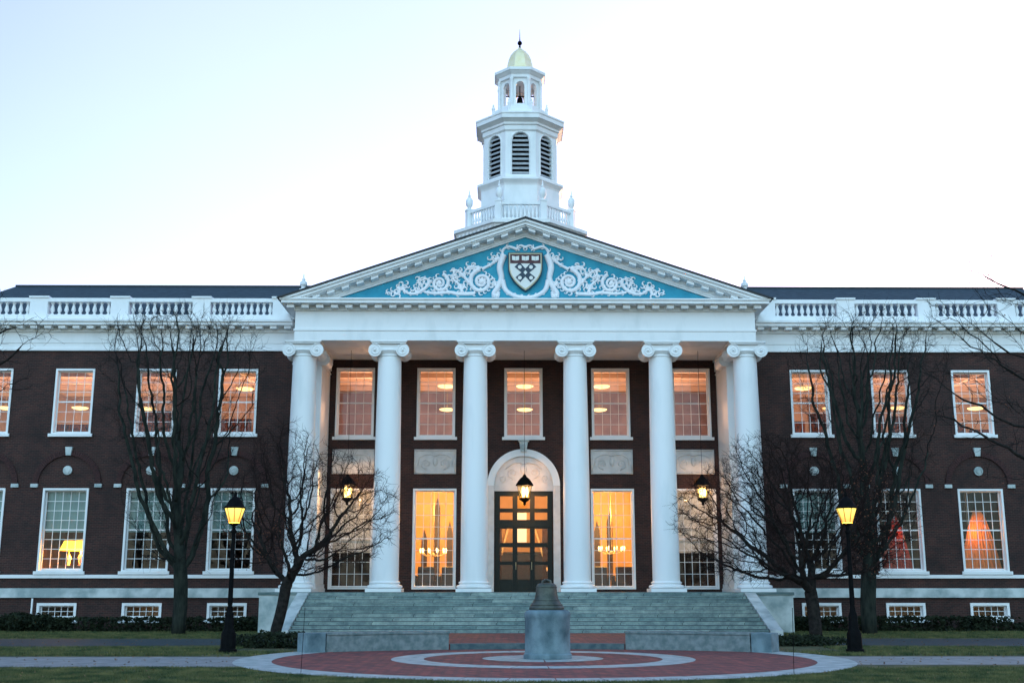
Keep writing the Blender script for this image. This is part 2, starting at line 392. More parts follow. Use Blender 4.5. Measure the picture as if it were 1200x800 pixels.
# the bell and its pedestal
t = empty('stone_pedestal', (.12, CY, 0), 'round weathered blue-grey stone pedestal in the middle of the brick plaza', 'pedestal')
MB().lathe(.12, CY, [(.60, .02), (.60, .12), (.565, .15), (.56, .95), (.575, 1.0), (.58, 1.07), (.565, 1.13), (.52, 1.17), (.45, 1.188), (.3, 1.19)], 40).build('drum', M['pedestal'], t, smooth=SM)
t = empty('bronze_bell', (.10, CY, 1.19), 'old bronze bell resting mouth down on the round stone pedestal', 'bell')
MB().lathe(.10, CY, [(.40, 1.19), (.435, 1.20), (.44, 1.235), (.40, 1.30), (.345, 1.38), (.30, 1.46), (.275, 1.56), (.262, 1.68), (.255, 1.76), (.24, 1.80), (.20, 1.83), (.05, 1.85)], 36).build('bell_body', M['bronze'], t, smooth=SM)
b = MB()
for z, r in ((1.31, .402), (1.42, .325), (1.74, .263)):
    b.lathe(.10, CY, [(r-.02, z-.012), (r+.006, z-.008), (r+.006, z+.008), (r-.02, z+.012)], 36, cap=False)
b.build('moulding_band', M['bronze'], t, smooth=True)
b = MB()
for k in range(4):
    a = PI/4 + k*PI/2
    b.tube([(.10+.15*math.cos(a), CY+.15*math.sin(a), 1.82), (.10+.14*math.cos(a), CY+.14*math.sin(a), 1.89), (.10, CY, 1.92)], .028, 6)
b.build('crown', M['bronze'], t)

# ------------------------------------------------------------------ the hall
HX = 29.0; FL = 1.60; WY = 51.0; RY = 53.5; BZ = 12.2
hall = empty('library_hall', (0, 51, 0), 'long dark brick hall with six white columns, blue pediment and tall white cupola', 'building')
def P(mb, name, m, smooth=False, bevel=0, parent=None, label=None): return mb.build(name, M[m], parent or hall, smooth, bevel, label)

AX = [12.83, 16.48, 20.13, 23.78, 27.43]
UW, UZ0, UZ1 = 1.74, 8.42, 11.38
LW, LZ0, LZ1 = 2.0, 2.45, 6.05
for sg in (-1, 1):
    holes = []
    for x in AX:
        c = sg*x
        holes.append((c-UW/2, c+UW/2, UZ0, UZ1)); holes.append((c-LW/2, c+LW/2, LZ0, LZ1)); holes.append((c-.85, c+.85, .42, 1.14))
    xa, xb = sorted((sg*10.4, sg*HX))
    P(grid_holes(MB(), xa, xb, 0, 12.25, WY, WY+.4, holes), 'wing_wall', 'brick')
    # outer end wall and rear wall
    P(MB().box(sg*HX, sg*(HX-.4), WY+.4, 65, 0, 12.25), 'end_wall', 'brick')
    # white bands
    P(MB().box(sg*10.45, sg*(HX+.08), WY-.13, WY-.002, 1.36, 1.70).box(sg*10.45, sg*(HX+.05), WY-.09, WY-.002, 1.70, 1.76), 'water_table', 'stone', bevel=.01)
    P(MB().box(sg*10.62, sg*(HX+.05), WY-.09, WY-.003, 2.18, 2.33), 'string_course', 'white', bevel=.01)
    # entablature of the wing
    b = MB()
    y = WY
    for z0, z1, d in ((12.20, 12.30, .10), (12.302, 12.55, .03), (12.552, 13.05, .06), (13.052, 13.14, .16), (13.28, 13.42, .62), (13.422, 13.50, .70)):
        b.box(sg*10.4, sg*(HX+d), y-d, y+.45, z0, z1)
    b.box(sg*10.4, sg*(HX+.12), y-.12, y+.44, 13.142, 13.278)
    P(b, 'wing_entablature', 'white')
    b = MB(); x = 10.5
    while x < HX+.3:
        b.box(sg*x, sg*(x+.30), y-.52, y-.122, 13.145, 13.277); x += .63
    P(b, 'dentil_course', 'white')
    # balustrade: pedestals, rails, balusters one by one
    by = 50.95
    bal = P(MB().box(sg*10.4, sg*(HX+.02), by-.17, by+.17, 13.62, 13.84).box(sg*10.4, sg*(HX+.04), by-.20, by+.20, 14.42, 14.60), 'balustrade', 'white', bevel=.012)
    peds = [11.0, 14.62, 18.3, 21.95, 25.6, HX-.3]
    for px_ in peds:
        w = .40 if px_ < HX-1 else .3
        P(MB().box(sg*(px_-w), sg*(px_+w), by-.215, by+.215, 13.52, 14.418).box(sg*(px_-w-.05), sg*(px_+w+.05), by-.26, by+.26, 14.602, 14.68).box(sg*(px_-w-.05), sg*(px_+w+.05), by-.25, by+.25, 13.505, 13.70),
          'balustrade_pedestal', 'white', parent=bal)
    proto = None
    for i in range(len(peds)-1):
        xa, xb = peds[i]+.40, peds[i+1]-.40
        nb = 9 if i else 10
        if i == len(peds)-2: nb = 8
        for k in range(nb):
            xx = xa + (xb-xa)*(k+.5)/nb
            if proto is None:
                proto = MB().lathe(0, 0, [(.085, 0), (.085, .05), (.05, .07), (.045, .10), (.095, .20), (.10, .26), (.06, .42), (.045, .48), (.07, .52), (.085, .54), (.085, .58)], 10).build('baluster', M['white'], None, smooth=SM)
                o = proto
            else:
                o = proto.copy(); col.objects.link(o)
            o.parent = bal; o.location = (sg*xx, by-51, 13.84)
    # roof of the wing, hipped at the outer end
    rx = 26.2; zr = 17.05; ze = 13.75
    b = MB()
    vs_ = [(sg*3, 52.0, ze), (sg*(HX-.6), 52.0, ze), (sg*rx, 58, zr), (sg*3, 58, zr), (sg*(HX-.6), 64, ze), (sg*3, 64, ze)]
    fs = [(0, 1, 2, 3), (1, 4, 2), (3, 2, 4, 5)]
    b.add(vs_, [f if sg > 0 else f[::-1] for f in fs])
    P(b, 'roof', 'slate')
    P(MB().box(sg*3, sg*(rx), 57.93, 58.07, zr-.02, zr+.07), 'roof_ridge', 'roofedge')
    P(MB().box(sg*3, sg*(HX-.3), 51.46, 52.02, 13.55, 13.72), 'gutter', 'roofedge')
P(MB().box(-HX, HX, 65, 65.4, 0, 13.5), 'rear_wall', 'brick')

# ---- sash windows
def sash_bars(mb, x0, x1, z0, z1, y0, y1, nc, nr, mid=True, t=.022):
    for k in range(1, nc):
        x = x0+(x1-x0)*k/nc; mb.box(x-t/2, x+t/2, y0, y1, z0, z1)
    for k in range(1, nr):
        z = z0+(z1-z0)*k/nr
        tt = .06 if (mid and 2*k == nr) else t
        mb.box(x0, x1, y0-.003, y1+.003, z-tt/2, z+tt/2)
WPRO = {}
def window(c, z0, z1, w, Y, nc, nr, kind, blind=None, blind_to=.5, mid=True, fr=.09, sill=True, label=None):
    key = kind
    if key not in WPRO:
        x0, x1 = -w/2, w/2; b = MB()
        # casing: four boards lining the opening, a little proud of the brick
        b.box(x0, x0+fr, Y-.05, Y+.34, z0, z1).box(x1-fr, x1, Y-.05, Y+.34, z0, z1)
        b.box(x0+fr, x1-fr, Y-.05, Y+.34, z1-fr, z1).box(x0+fr, x1-fr, Y-.04, Y+.34, z0, z0+fr*.9)
        f = b.build('window', M['white']); f.parent = hall
        s_ = MB(); i = fr+.001
        ys, ye = Y+.16, Y+.21
        s_.box(x0+i, x0+i+.05, ys, ye, z0+i, z1-i).box(x1-i-.05, x1-i, ys, ye, z0+i, z1-i)
        s_.box(x0+i+.05, x1-i-.05, ys, ye, z1-i-.05, z1-i).box(x0+i+.05, x1-i-.05, ys, ye, z0+i, z0+i+.06)
        sash_bars(s_, x0+i+.05, x1-i-.05, z0+i+.06, z1-i-.05, ys+.01, ye-.01, nc, nr, mid)
        sa = s_.build('sash', M['white'], None); sa.parent = f
        pa = MB().box(x0+i, x1-i, Y+.182, Y+.186, z0+i, z1-i).build('pane', M['glass'], None); pa.parent = f
        parts = [sa, pa]
        if sill:
            si = MB().box(x0-.10, x1+.10, Y-.14, Y-.052, z0-.11, z0+.03).build('sill', M['white'], None, bevel=.008); si.parent = f; parts.append(si)
        f.location = (c, -51, 0)
        WPRO[key] = f
    else:
        src = WPRO[key]; f = src.copy(); col.objects.link(f); f.location = (c, -51, 0); f.parent = hall
        for ch in src.children:
            if ch.name.split('.')[0] in ('blind', 'curtain'): continue
            d = ch.copy(); col.objects.link(d); d.parent = f
    if blind:
        zb = z1-fr-(z1-z0)*blind_to
        bl = MB(); xs = np.linspace(-w/2+fr+.01, w/2-fr-.01, 25)
        vs_ = []; 
        for j, x in enumerate(xs):
            yy = Y+.36+.012*math.sin(j*1.9)
            vs_ += [(x, yy, zb), (x, yy, z1-fr)]
        bl.add(vs_, [(2*j, 2*j+2, 2*j+3, 2*j+1) for j in range(24)])
        bo = bl.build('blind', M[blind], None); bo.parent = f
    if label: f['label'] = label
    return f
for sg in (-1, 1):
    for i, x in enumerate(AX):
        window(sg*x, UZ0, UZ1, UW, WY, 4, 6, 'upper')
        bl = 'blind'; bt = .5
        if sg > 0 and i in (1, 2): bl = None
        window(sg*x, LZ0, LZ1, LW, WY, 5, 8, 'lower', bl, bt)
        window(sg*x, .42, 1.14, 1.7, WY, 5, 2, 'basement', None, mid=False, fr=.11)
PX = [-7.9, -4.1, 0, 4.1, 7.9]
for i, x in enumerate(PX):
    window(x, 8.62, 11.92, 1.8, RY, 4, 6, 'gallery')
for i, x in enumerate(PX):
    if i == 2: continue
    window(x, 1.72, 6.26, 2.0, RY, 5, 8, 'tall', 'cream_blind' if i in (0, 4) else None, .62, sill=False)

# ---- arches, medallions, keystones, imposts over the lower windows of the wings
for sg in (-1, 1):
    for x in AX:
        c = sg*x; zs = 6.22
        b = MB(); n = 44; r0, r1 = 1.26, 1.50
        for k in range(n):
            a0, a1 = PI*k/n+.005, PI*(k+1)/n-.005
            pl = [(c+r0*math.cos(a0), zs+r0*math.sin(a0)), (c+r1*math.cos(a0), zs+r1*math.sin(a0)), (c+r1*math.cos(a1), zs+r1*math.sin(a1)), (c+r0*math.cos(a1), zs+r0*math.sin(a1))]
            b.prism_y(pl, WY-.075, WY-.002)
        P(b, 'brick_arch', 'voussoir')
        P(MB().cyl_y(c, 6.83, .20, WY-.07, WY-.003).cyl_y(c, 6.83, .12, WY-.10, WY-.072), 'medallion', 'stone', bevel=.01)
        P(MB().prism_y([(c-.11, 7.48), (c+.11, 7.48), (c+.16, 7.86), (c-.16, 7.86)], WY-.13, WY-.003), 'keystone', 'stone', bevel=.01)
        for e in (-1, 1):
            P(MB().box(c+e*1.24, c+e*1.56, WY-.10, WY-.004, 6.08, 6.24), 'impost_block', 'stone', bevel=.01)
# areaway railing left of the basement windows
for sg, xs_ in ((-1, (-22.6, -20.9)),):
    for x in xs_: P(MB().box(x-.03, x+.03, 50.2, 50.26, 0, 1.34), 'downpipe', 'white')

# ---- portico: podium, stairs, cheeks
b = MB().box(-10.75, 10.75, 47.5, 53.5, 0, FL-.12)
P(b, 'podium', 'stone')
P(MB().box(-10.80, 10.80, 47.46, 53.49, FL-.118, FL), 'podium_floor', 'step', bevel=.012)
nst = 11; z0 = .16; hgt = (FL-z0)/nst; run = (47.46-42.9)/nst
b = MB(); rnd = random.Random(5)
for k in range(nst):
    ya = 42.9+run*k; za = z0+hgt*k
    xs = [-8.68]
    while xs[-1] < 8.68-2.6: xs.append(xs[-1]+rnd.uniform(1.8, 2.9))
    xs[-1] = 8.68
    for i in range(len(xs)-1):
        dy = rnd.uniform(-.012, .012)
        b.box(xs[i]+.004, xs[i+1]-.004, ya+dy+.04, 47.46, za-.02 if k else 0, za+hgt-.048)
        b.box(xs[i]+.003, xs[i+1]-.003, ya+dy, 47.458, za+hgt-.047, za+hgt-.001)
P(b, 'stairs', 'stair')
for sg in (-1, 1):
    b = MB().prism_x([(42.75, 0), (47.45, 0), (47.45, FL-.02), (47.1, FL-.02), (42.95, .30), (42.75, .26)], *sorted((sg*8.70, sg*9.16)))
    P(b, 'cheek_wall', 'stone', bevel=.02)
    b = MB()
    for e0, e1 in ((8.72, 8.86),):
        pass

# ---- columns
CX = [-9.6, -5.9, -2.17, 2.17, 5.9, 9.6]
def make_column(x, Y):
    t = empty('column', (0, 0, 0)); t.parent = hall
    t.location = (x, Y-51, FL)
    z = FL
    prof = []
    for k in range(13):
        u = k/12; r = .575 - .075*(u**1.8); prof.append((r, z+.42+u*(BZ-.62-z-.42)))
    s_ = MB().lathe(x, Y, prof, 40); s_.build('shaft', M['column'], t, smooth=SM)
    b = MB().box(x-.74, x+.74, Y-.74, Y+.74, z, z+.14)
    b.lathe(x, Y, [(.66, z+.14), (.73, z+.17), (.745, z+.22), (.72, z+.27), (.66, z+.29), (.61, z+.31), (.60, z+.34), (.645, z+.36), (.65, z+.39), (.62, z+.42), (.58, z+.44)], 40)
    b.build('column_base', M['column'], t, smooth=SM, bevel=.008)
    # ionic capital: echinus, cushion, four volute drums, abacus
    c = MB(); zc = BZ
    c.lathe(x, Y, [(.50, zc-.66), (.53, zc-.62), (.53, zc-.58), (.50, zc-.56), (.62, zc-.40), (.60, zc-.34)], 32)
    c.box(x-.60, x+.60, Y-.52, Y+.52, zc-.36, zc-.13)
    c.box(x-.74, x+.74, Y-.66, Y+.66, zc-.125, zc-.065); c.box(x-.79, x+.79, Y-.70, Y+.70, zc-.062, zc-.003)
    c.build('capital', M['column'], t, bevel=.01)
    for e in (-1, 1):
        v = MB(); vx, vz = x+e*.60, zc-.40
        v.lathe(0, 0, [(.285, -.60), (.285, -.52), (.22, -.40), (.17, 0), (.22, .40), (.285, .52), (.285, .60)], 28)
        v.v = [(vx+p[0], Y+p[2], vz+p[1]) for p in v.v]; v.f = [f[::-1] for f in v.f]
        pts = []
        for k in range(46):
            a = k/45*4.6*PI; r = .27*math.exp(-a*.13)
            pts.append((vx - e*r*math.sin(a), Y-.61, vz + r*math.cos(a)))
        v.tube(pts, [.030*math.exp(-k/45*4.6*PI*.08) for k in range(46)], 5)
        v.ball((vx, Y-.62, vz), .055, 8, 6)
        v.build('volute', M['column'], t, smooth=SM)
    return t
c0 = make_column(CX[0], 49.3)
for x in CX[1:]: copy_tree(c0, (x, 49.3-51, FL), hall)
# answering piers against the wing ends
for sg in (-1, 1):
    pr = P(MB().box(sg*9.10, sg*10.42, 50.96, 53.6, FL+.35, BZ-.45).box(sg*9.06, sg*10.44, 50.92, 53.6, BZ-.62, BZ-.55), 'pier', 'column')
    MB().box(sg*9.02, sg*10.46, 50.88, 53.62, FL+.001, FL+.16).box(sg*9.06, sg*10.44, 50.92, 53.61, FL+.161, FL+.34).build('pier_base', M['column'], pr, bevel=.01)
    MB().box(sg*9.04, sg*10.46, 50.86, 53.62, BZ-.44, BZ-.02).build('pier_capital', M['column'], pr, bevel=.01)
    v = MB()
    v.cyl_y(sg*9.02, BZ-.40, .27, 50.84, 51.9, 24); v.ball((sg*9.02, 50.82, BZ-.40), .07, 8, 6)
    v.build('volute', M['column'], pr, smooth=SM)

# ---- portico rear wall, carved panels, arch and door
DZ = 6.15
holes = []
for x in PX:
    holes.append((x-.9, x+.9, 8.62, 11.92))
    if x: holes.append((x-1.0, x+1.0, 1.72, 6.26))
holes.append((-1.32, 1.32, FL, DZ))
P(grid_holes(MB(), -10.4, 10.4, FL-.001, 12.34, RY, RY+.4, holes), 'portico_wall', 'brick')
def scroll(mb, cx, cz, r, y, sg=1, turns=1.6, th=.03, start=PI/2, lobes=0, lth=.05, decay=.16):
    pts = []; rr = []; N = int(turns*22)
    for k in range(N+1):
        a = k/N*turns*2*PI; q = r*math.exp(-a*decay)
        pts.append((cx+sg*q*math.cos(start+a), y, cz+q*math.sin(start+a))); rr.append(th*(1-.55*k/N))
    mb.tube(pts, rr, 6)
    for k in range(lobes):
        a = k/lobes*min(turns, 1.0)*2*PI; q = r*math.exp(-a*decay)
        mb.ball((cx+sg*(q*1.10)*math.cos(start+a), y+.01, cz+q*1.10*math.sin(start+a)), lth*random.uniform(.7, 1.2), 7, 5, (1, .5, 1))
    return pts
for x in PX:
    if x == 0: continue
    pn = P(MB().box(x-.97, x+.97, RY-.05, RY-.002, 6.93, 8.07), 'carved_panel', 'panel')
    b = MB().box(x-.97, x+.97, RY-.09, RY-.052, 6.93, 7.0).box(x-.97, x+.97, RY-.09, RY-.052, 8.0, 8.07).box(x-.97, x-.90, RY-.09, RY-.052, 7.0, 8.0).box(x+.90, x+.97, RY-.09, RY-.052, 7.0, 8.0)
    for e in (-1, 1):
        scroll(b, x+e*.42, 7.42, .26, RY-.06, e, 1.7, .035, -PI/2, 6, .05)
        b.tube([(x, RY-.06, 7.75), (x+e*.2, RY-.06, 7.85), (x+e*.5, RY-.06, 7.82), (x+e*.76, RY-.06, 7.66), (x+e*.80, RY-.06, 7.3)], [.02, .035, .035, .03, .015], 6)
    b.ball((x, RY-.06, 7.5), .16, 10, 8, (.7, .4, 1.3))
    b.build('carving', M['panel'], pn, smooth=True)
# arch: jambs, archivolt, carved tympanum
ao, ai = 1.68, 1.36; zs = 6.40
ar = empty('entrance_arch', (0, 0, 0)); ar.parent = hall
for e in (-1, 1): MB().box(e*ao, e*ai, RY-.14, RY-.003, FL, zs).build('jamb', M['arch'], ar, bevel=.01)
b = MB(); n = 40
for k in range(n):
    a0, a1 = PI*k/n, PI*(k+1)/n
    b.prism_y([(ai*math.cos(a0), zs+ai*math.sin(a0)), (ao*math.cos(a0), zs+ao*math.sin(a0)), (ao*math.cos(a1), zs+ao*math.sin(a1)), (ai*math.cos(a1), zs+ai*math.sin(a1))], RY-.16, RY-.003)
b.build('archivolt', M['white'], ar, smooth=SM)
b = MB(); n = 30
b.prism_y([(-ai, DZ), (ai, DZ)] + [((ai-.002)*math.cos(PI*k/n), zs+(ai-.002)*math.sin(PI*k/n)) for k in range(n+1)], RY-.04, RY-.003)
ty = b.build('arch_tympanum', M['arch'], ar)
b = MB()
for e in (-1, 1):
    scroll(b, e*.50, 7.0, .26, RY-.05, e, 1.6, .04, -PI/2, 7, .055)
    scroll(b, e*1.0, 6.72, .18, RY-.05, -e, 1.4, .03, -PI/2, 5, .045)
    b.tube([(0, RY-.05, 7.35), (e*.2, RY-.06, 7.48), (e*.5, RY-.06, 7.42), (e*.85, RY-.05, 7.15)], [.03, .05, .04, .02], 6)
b.ball((0, RY-.06, 7.15), .2, 10, 8, (.8, .4, 1.2))
b.build('carving', M['arch'], ar, smooth=True)
b = MB().prism_y([(-.13, 7.95), (.13, 7.95), (.20, 8.42), (-.20, 8.42)], RY-.30, RY-.004).box(-.26, .26, RY-.36, RY-.004, 8.422, 8.50)
b.ball((0, RY-.30, 8.18), .13, 8, 6, (1, .7, 1.2))
b.build('keystone', M['stone'], ar, bevel=.01)
dholes = []
for cx_ in (-.80, 0, .80):
    for za, zb in ((5.36, 5.92), (4.84, 5.18), (3.80, 4.44), (2.96, 3.60), (2.16, 2.80)):
        dholes.append((cx_-.29, cx_+.29, za, zb))
door = P(grid_holes(MB(), -1.319, 1.319, FL+.002, DZ-.002, RY+.05, RY+.13, dholes), 'entrance_door', 'doorgreen', bevel=.006)
for h in dholes: MB().box(h[0], h[1], RY+.088, RY+.092, h[2], h[3]).build('door_pane', M['glass'], door)
b = MB()
for h in dholes:
    x0, x1, za, zb = h
    for (a_, b_) in ((x0, x1),):
        b.box(x0+.0, x1, RY+.02, RY+.048, zb, zb+.035).box(x0, x1, RY+.02, RY+.048, za-.035, za).box(x0-.035, x0, RY+.02, RY+.048, za-.035, zb+.035).box(x1, x1+.035, RY+.02, RY+.048, za-.035, zb+.035)
b.box(-1.31, 1.31, RY+.0, RY+.048, 4.52, 4.68).box(-.42, -.38, RY+.0, RY+.048, FL+.02, 4.5).box(.38, .42, RY+.0, RY+.048, FL+.02, 4.5)
b.build('door_moulding', M['doorgreen'], door)
MB().tube([(-.36, RY-.0, 2.6), (-.36, RY-.05, 2.62), (-.36, RY-.05, 2.9), (-.36, RY, 2.92)], .015, 6).tube([(.36, RY-.0, 2.6), (.36, RY-.05, 2.62), (.36, RY-.05, 2.9), (.36, RY, 2.92)], .015, 6).build('handle', M['goldpaint'], door)

# ---- portico entablature, ceiling, pediment
EX = 9.98; FY = 48.62
P(MB().box(-EX+.9, EX-.9, FY+.9, RY, BZ+.12, BZ+.30), 'portico_ceiling', 'white')
b = MB()
for z0_, z1_, d in ((BZ, BZ+.42, 0), (BZ+.422, BZ+.50, .035), (BZ+.502, BZ+1.30, -.01), (BZ+1.302, BZ+1.36, .06)):
    b.box(-EX-d, EX+d, FY-d, FY+1.35, z0_, z1_)
    for sg in (-1, 1): b.box(sg*(EX+d), sg*(EX-1.0), FY+1.352, RY+.01, z0_, z1_)
P(b, 'portico_entablature', 'white')
PC = P(MB().box(-EX-.05, EX+.05, FY-.05, RY, BZ+1.361, BZ+1.52).box(-EX-.52, EX+.52, FY-.60, RY, BZ+1.522, BZ+1.66).box(-EX-.58, EX+.58, FY-.66, RY, BZ+1.662, BZ+1.73), 'portico_cornice', 'white')
x = -EX-.30; d0 = None
while x < EX+.10:
    if d0 is None: d0 = MB().box(x, x+.30, FY-.42, FY-.062, BZ+1.362, BZ+1.51).build('dentil', M['white'], PC); x0_ = x
    else:
        o = d0.copy(); col.objects.link(o); o.location.x += x-x0_
    x += .63
# tympanum and raking cornices
ZB = BZ+1.73; AP = 17.55; HW = EX+.62
slope = (AP-ZB)/HW; ang = math.atan(slope)
def rake_line(x, off=0):  # height of the roof edge line at x, lowered by off (vertical)
    return AP - abs(x)*slope - off
tz = .70
ty = P(MB().prism_y([(-(AP-tz-ZB)/slope, ZB-.02), ((AP-tz-ZB)/slope, ZB-.02), (0, AP-tz)], FY+.05, FY+.35), 'pediment', 'tymp')
def rake(mb, o0, o1, y0, y1):
    for sg in (-1, 1):
        xe0 = (AP-o0-ZB)/slope; xe1 = (AP-o1-ZB)/slope
        pl = [(0, AP-o1), (sg*xe1, ZB+.001), (sg*xe0, ZB+.001), (0, AP-o0)]
        if sg < 0: pl = pl
        else: pl = pl
        # orientation
        area = sum(pl[i][0]*pl[(i+1) % 4][1]-pl[(i+1) % 4][0]*pl[i][1] for i in range(4))
        if area < 0: pl = pl[::-1]
        mb.prism_y(pl, y0, y1)
    return mb
b = MB(); rake(b, .06, .16, FY-.70, FY+.4); rake(b, .161, .30, FY-.62, FY+.4); rake(b, .301, .36, FY-.54, FY+.4)
b.build('raking_cornice', M['white'], ty)
b = MB(); rake(b, .361, .50, FY-.10, FY+.4); rake(b, .501, .62, FY-.06, FY+.4); rake(b, .621, .69, FY-.02, FY+.4)
b.build('raking_moulding', M['white'], ty)
L = HW/math.cos(ang); s = .30
while s < L-1.4:
    for sg in (-1, 1):
        xc = s*math.cos(ang); w = .15
        pl = [(sg*(xc-w), rake_line(xc-w, .49)), (sg*(xc+w), rake_line(xc+w, .49)), (sg*(xc+w), rake_line(xc+w, .363)), (sg*(xc-w), rake_line(xc-w, .363))]
        if sg < 0: pl = pl[::-1]
        MB().prism_y(pl, FY-.48, FY-.102).build('dentil', M['white'], ty)
    s += .66
b = MB(); rake(b, -.03, .058, FY-.74, RY+5.0)
b.build('pediment_roof', M['roofedge'], ty)
for sg in (-1, 1):
    P(MB().lathe(sg*10.0, 50.5, [(.20, 14.2), (.20, 14.95), (.10, 15.0), (.08, 15.06), (.17, 15.16), (.16, 15.28), (.07, 15.36), (.09, 15.41), (.03, 15.5), (.03, 15.6), (.005, 15.72)], 14), 'finial', 'white', smooth=SM)

# carved scrolls in the pediment
oy = FY+.03
for sg in (-1, 1):
    b = MB()
    rs = random.Random(3)
    def hook(x, z, a, L_, side):
        # a curling leaf: a tapering blade that bends over at its tip
        pts = []; rr = []
        px_, pz_, aa = x, z, a
        for k in range(7):
            pts.append((sg*px_, oy-.01, pz_)); rr.append(.042*(1.15-.13*k)*(1.0 if k else .8)*(L_/.18)**.5)
            px_ += math.cos(aa)*L_/5; pz_ += math.sin(aa)*L_/5; aa += side*.42*(1+k*.12)
        b.tube(pts, rr, 5)
    def spiral_big(cx, cz, r, dirn, turns, th, lob, start):
        pts = []; N = int(turns*30)
        for k in range(N+1):
            a = k/N*turns*2*PI; q = r*math.exp(-a*.12)
            pts.append((sg*(cx+dirn*q*math.cos(start+a)), oy, cz+q*math.sin(start+a)))
        b.tube(pts, [1.25*th*(1-.6*k/N) for k in range(N+1)], 7)
        for k in range(lob):
            a = k/lob*2*PI*min(1.0, turns)*.95; q = r*math.exp(-a*.12)+th*.9
            cx_, cz_ = cx+dirn*q*math.cos(start+a), cz+q*math.sin(start+a)
            s_ = rs.uniform(.075, .125)
            hook(cx_, cz_, math.atan2(math.sin(start+a), dirn*math.cos(start+a)), s_*1.9, dirn)
            if k % 2: hook(cx+dirn*(q-th*1.6)*math.cos(start+a), cz+(q-th*1.6)*math.sin(start+a), math.atan2(-math.sin(start+a), -dirn*math.cos(start+a)), s_*.9, -dirn)
    def stem(pts, th0, th1, leaf=0):
        P_ = [Vector((p[0], 0, p[1])) for p in pts]; out = []
        for i in range(len(P_)-1):
            p0 = P_[max(i-1, 0)]; p1 = P_[i]; p2 = P_[i+1]; p3 = P_[min(i+2, len(P_)-1)]
            for k in range(8):
                t_ = k/8
                out.append(.5*((2*p1)+(p2-p0)*t_+(2*p0-5*p1+4*p2-p3)*t_*t_+(3*p1-p0-3*p2+p3)*t_**3))
        out.append(P_[-1])
        n = len(out)
        b.tube([(sg*p.x, oy, p.z) for p in out], [1.25*(th0+(th1-th0)*k/(n-1)) for k in range(n)], 6)
        if leaf:
            for k in range(1, n-1, max(1, n//leaf)):
                d = (out[k+1]-out[k-1]).normalized(); nn = Vector((-d.z, 0, d.x))
                for e in (-1, 1):
                    q = out[k]+nn*e*rs.uniform(.09, .15)
                    hook(out[k].x, out[k].z, math.atan2(nn.z*e-.6*d.z*0+d.z*.5, nn.x*e+d.x*.5), rs.uniform(.10, .18), e)
    # large spiral, middle spiral, tail; x grows outward
    spiral_big(1.92, 14.83, .56, -1, 2.1, .085, 15, PI*.55)
    b.ball((sg*1.92, oy, 14.83), .13, 10, 6, (1, .7, 1))
    for k in range(7):
        a = k/7*2*PI; b.ball((sg*(1.92+.17*math.cos(a)), oy, 14.83+.17*math.sin(a)), .055, 6, 4, (1, .7, 1))
    spiral_big(3.74, 14.76, .43, 1, 2.0, .07, 12, PI*.6)
    b.ball((sg*3.74, oy, 14.76), .10, 8, 6, (1, .7, 1))
    spiral_big(5.62, 14.38, .17, 1, 1.5, .045, 5, PI*.5)
    for (ax, az, ar, ad, at) in ((2.95, 15.18, .20, -1, .045), (1.36, 15.92, .17, 1, .045), (4.52, 14.82, .17, -1, .04), (2.82, 14.62, .17, 1, .045), (2.45, 15.48, .13, 1, .04), (4.75, 14.5, .13, 1, .035), (5.25, 14.62, .12, -1, .035), (1.22, 14.75, .16, -1, .05)):
        spiral_big(ax, az, ar, ad, 1.4, at, 5, PI*.7)
    stem([(2.2, 14.30), (2.9, 14.28), (3.3, 14.35), (3.9, 14.30), (4.4, 14.36)], .07, .05, 7)
    stem([(2.45, 14.75), (2.75, 15.15), (3.05, 15.35), (3.3, 15.3)], .06, .03, 4)
    stem([(1.9, 15.4), (1.5, 15.62), (1.2, 15.9), (1.0, 15.75)], .06, .035, 4)
    stem([(1.95, 15.42), (2.3, 15.5), (2.6, 15.35), (2.7, 15.0)], .06, .03, 4)
    stem([(4.15, 14.9), (4.35, 14.55), (4.75, 14.3), (5.15, 14.33), (5.4, 14.55), (5.62, 14.56)], .07, .035, 8)
    stem([(4.2, 14.9), (4.5, 15.0), (4.75, 14.85)], .045, .02, 3)
    stem([(2.75, 14.35), (2.9, 14.7), (3.15, 14.95), (3.15, 15.2)], .06, .03, 5)
    stem([(5.8, 14.3), (6.0, 14.35), (6.1, 14.28)], .03, .015, 2)
    # strapwork beside the shield
    stem([(.35, 16.30), (.75, 16.42), (1.0, 16.25), (.98, 16.08)], .06, .04, 3)
    stem([(.95, 16.05), (1.12, 15.5), (1.05, 15.0), (1.2, 14.6), (1.38, 14.32), (1.3, 14.18), (1.18, 14.25), (1.22, 14.36)], .13, .05, 6)
    stem([(1.0, 14.9), (.85, 14.45), (.45, 14.2), (0, 14.13)], .10, .06, 5)
    stem([(0, 16.38), (.2, 16.48), (.34, 16.36), (.26, 16.24)], .05, .03, 2)
    b.build('carved_scrollwork', M['orn'], ty, smooth=True)
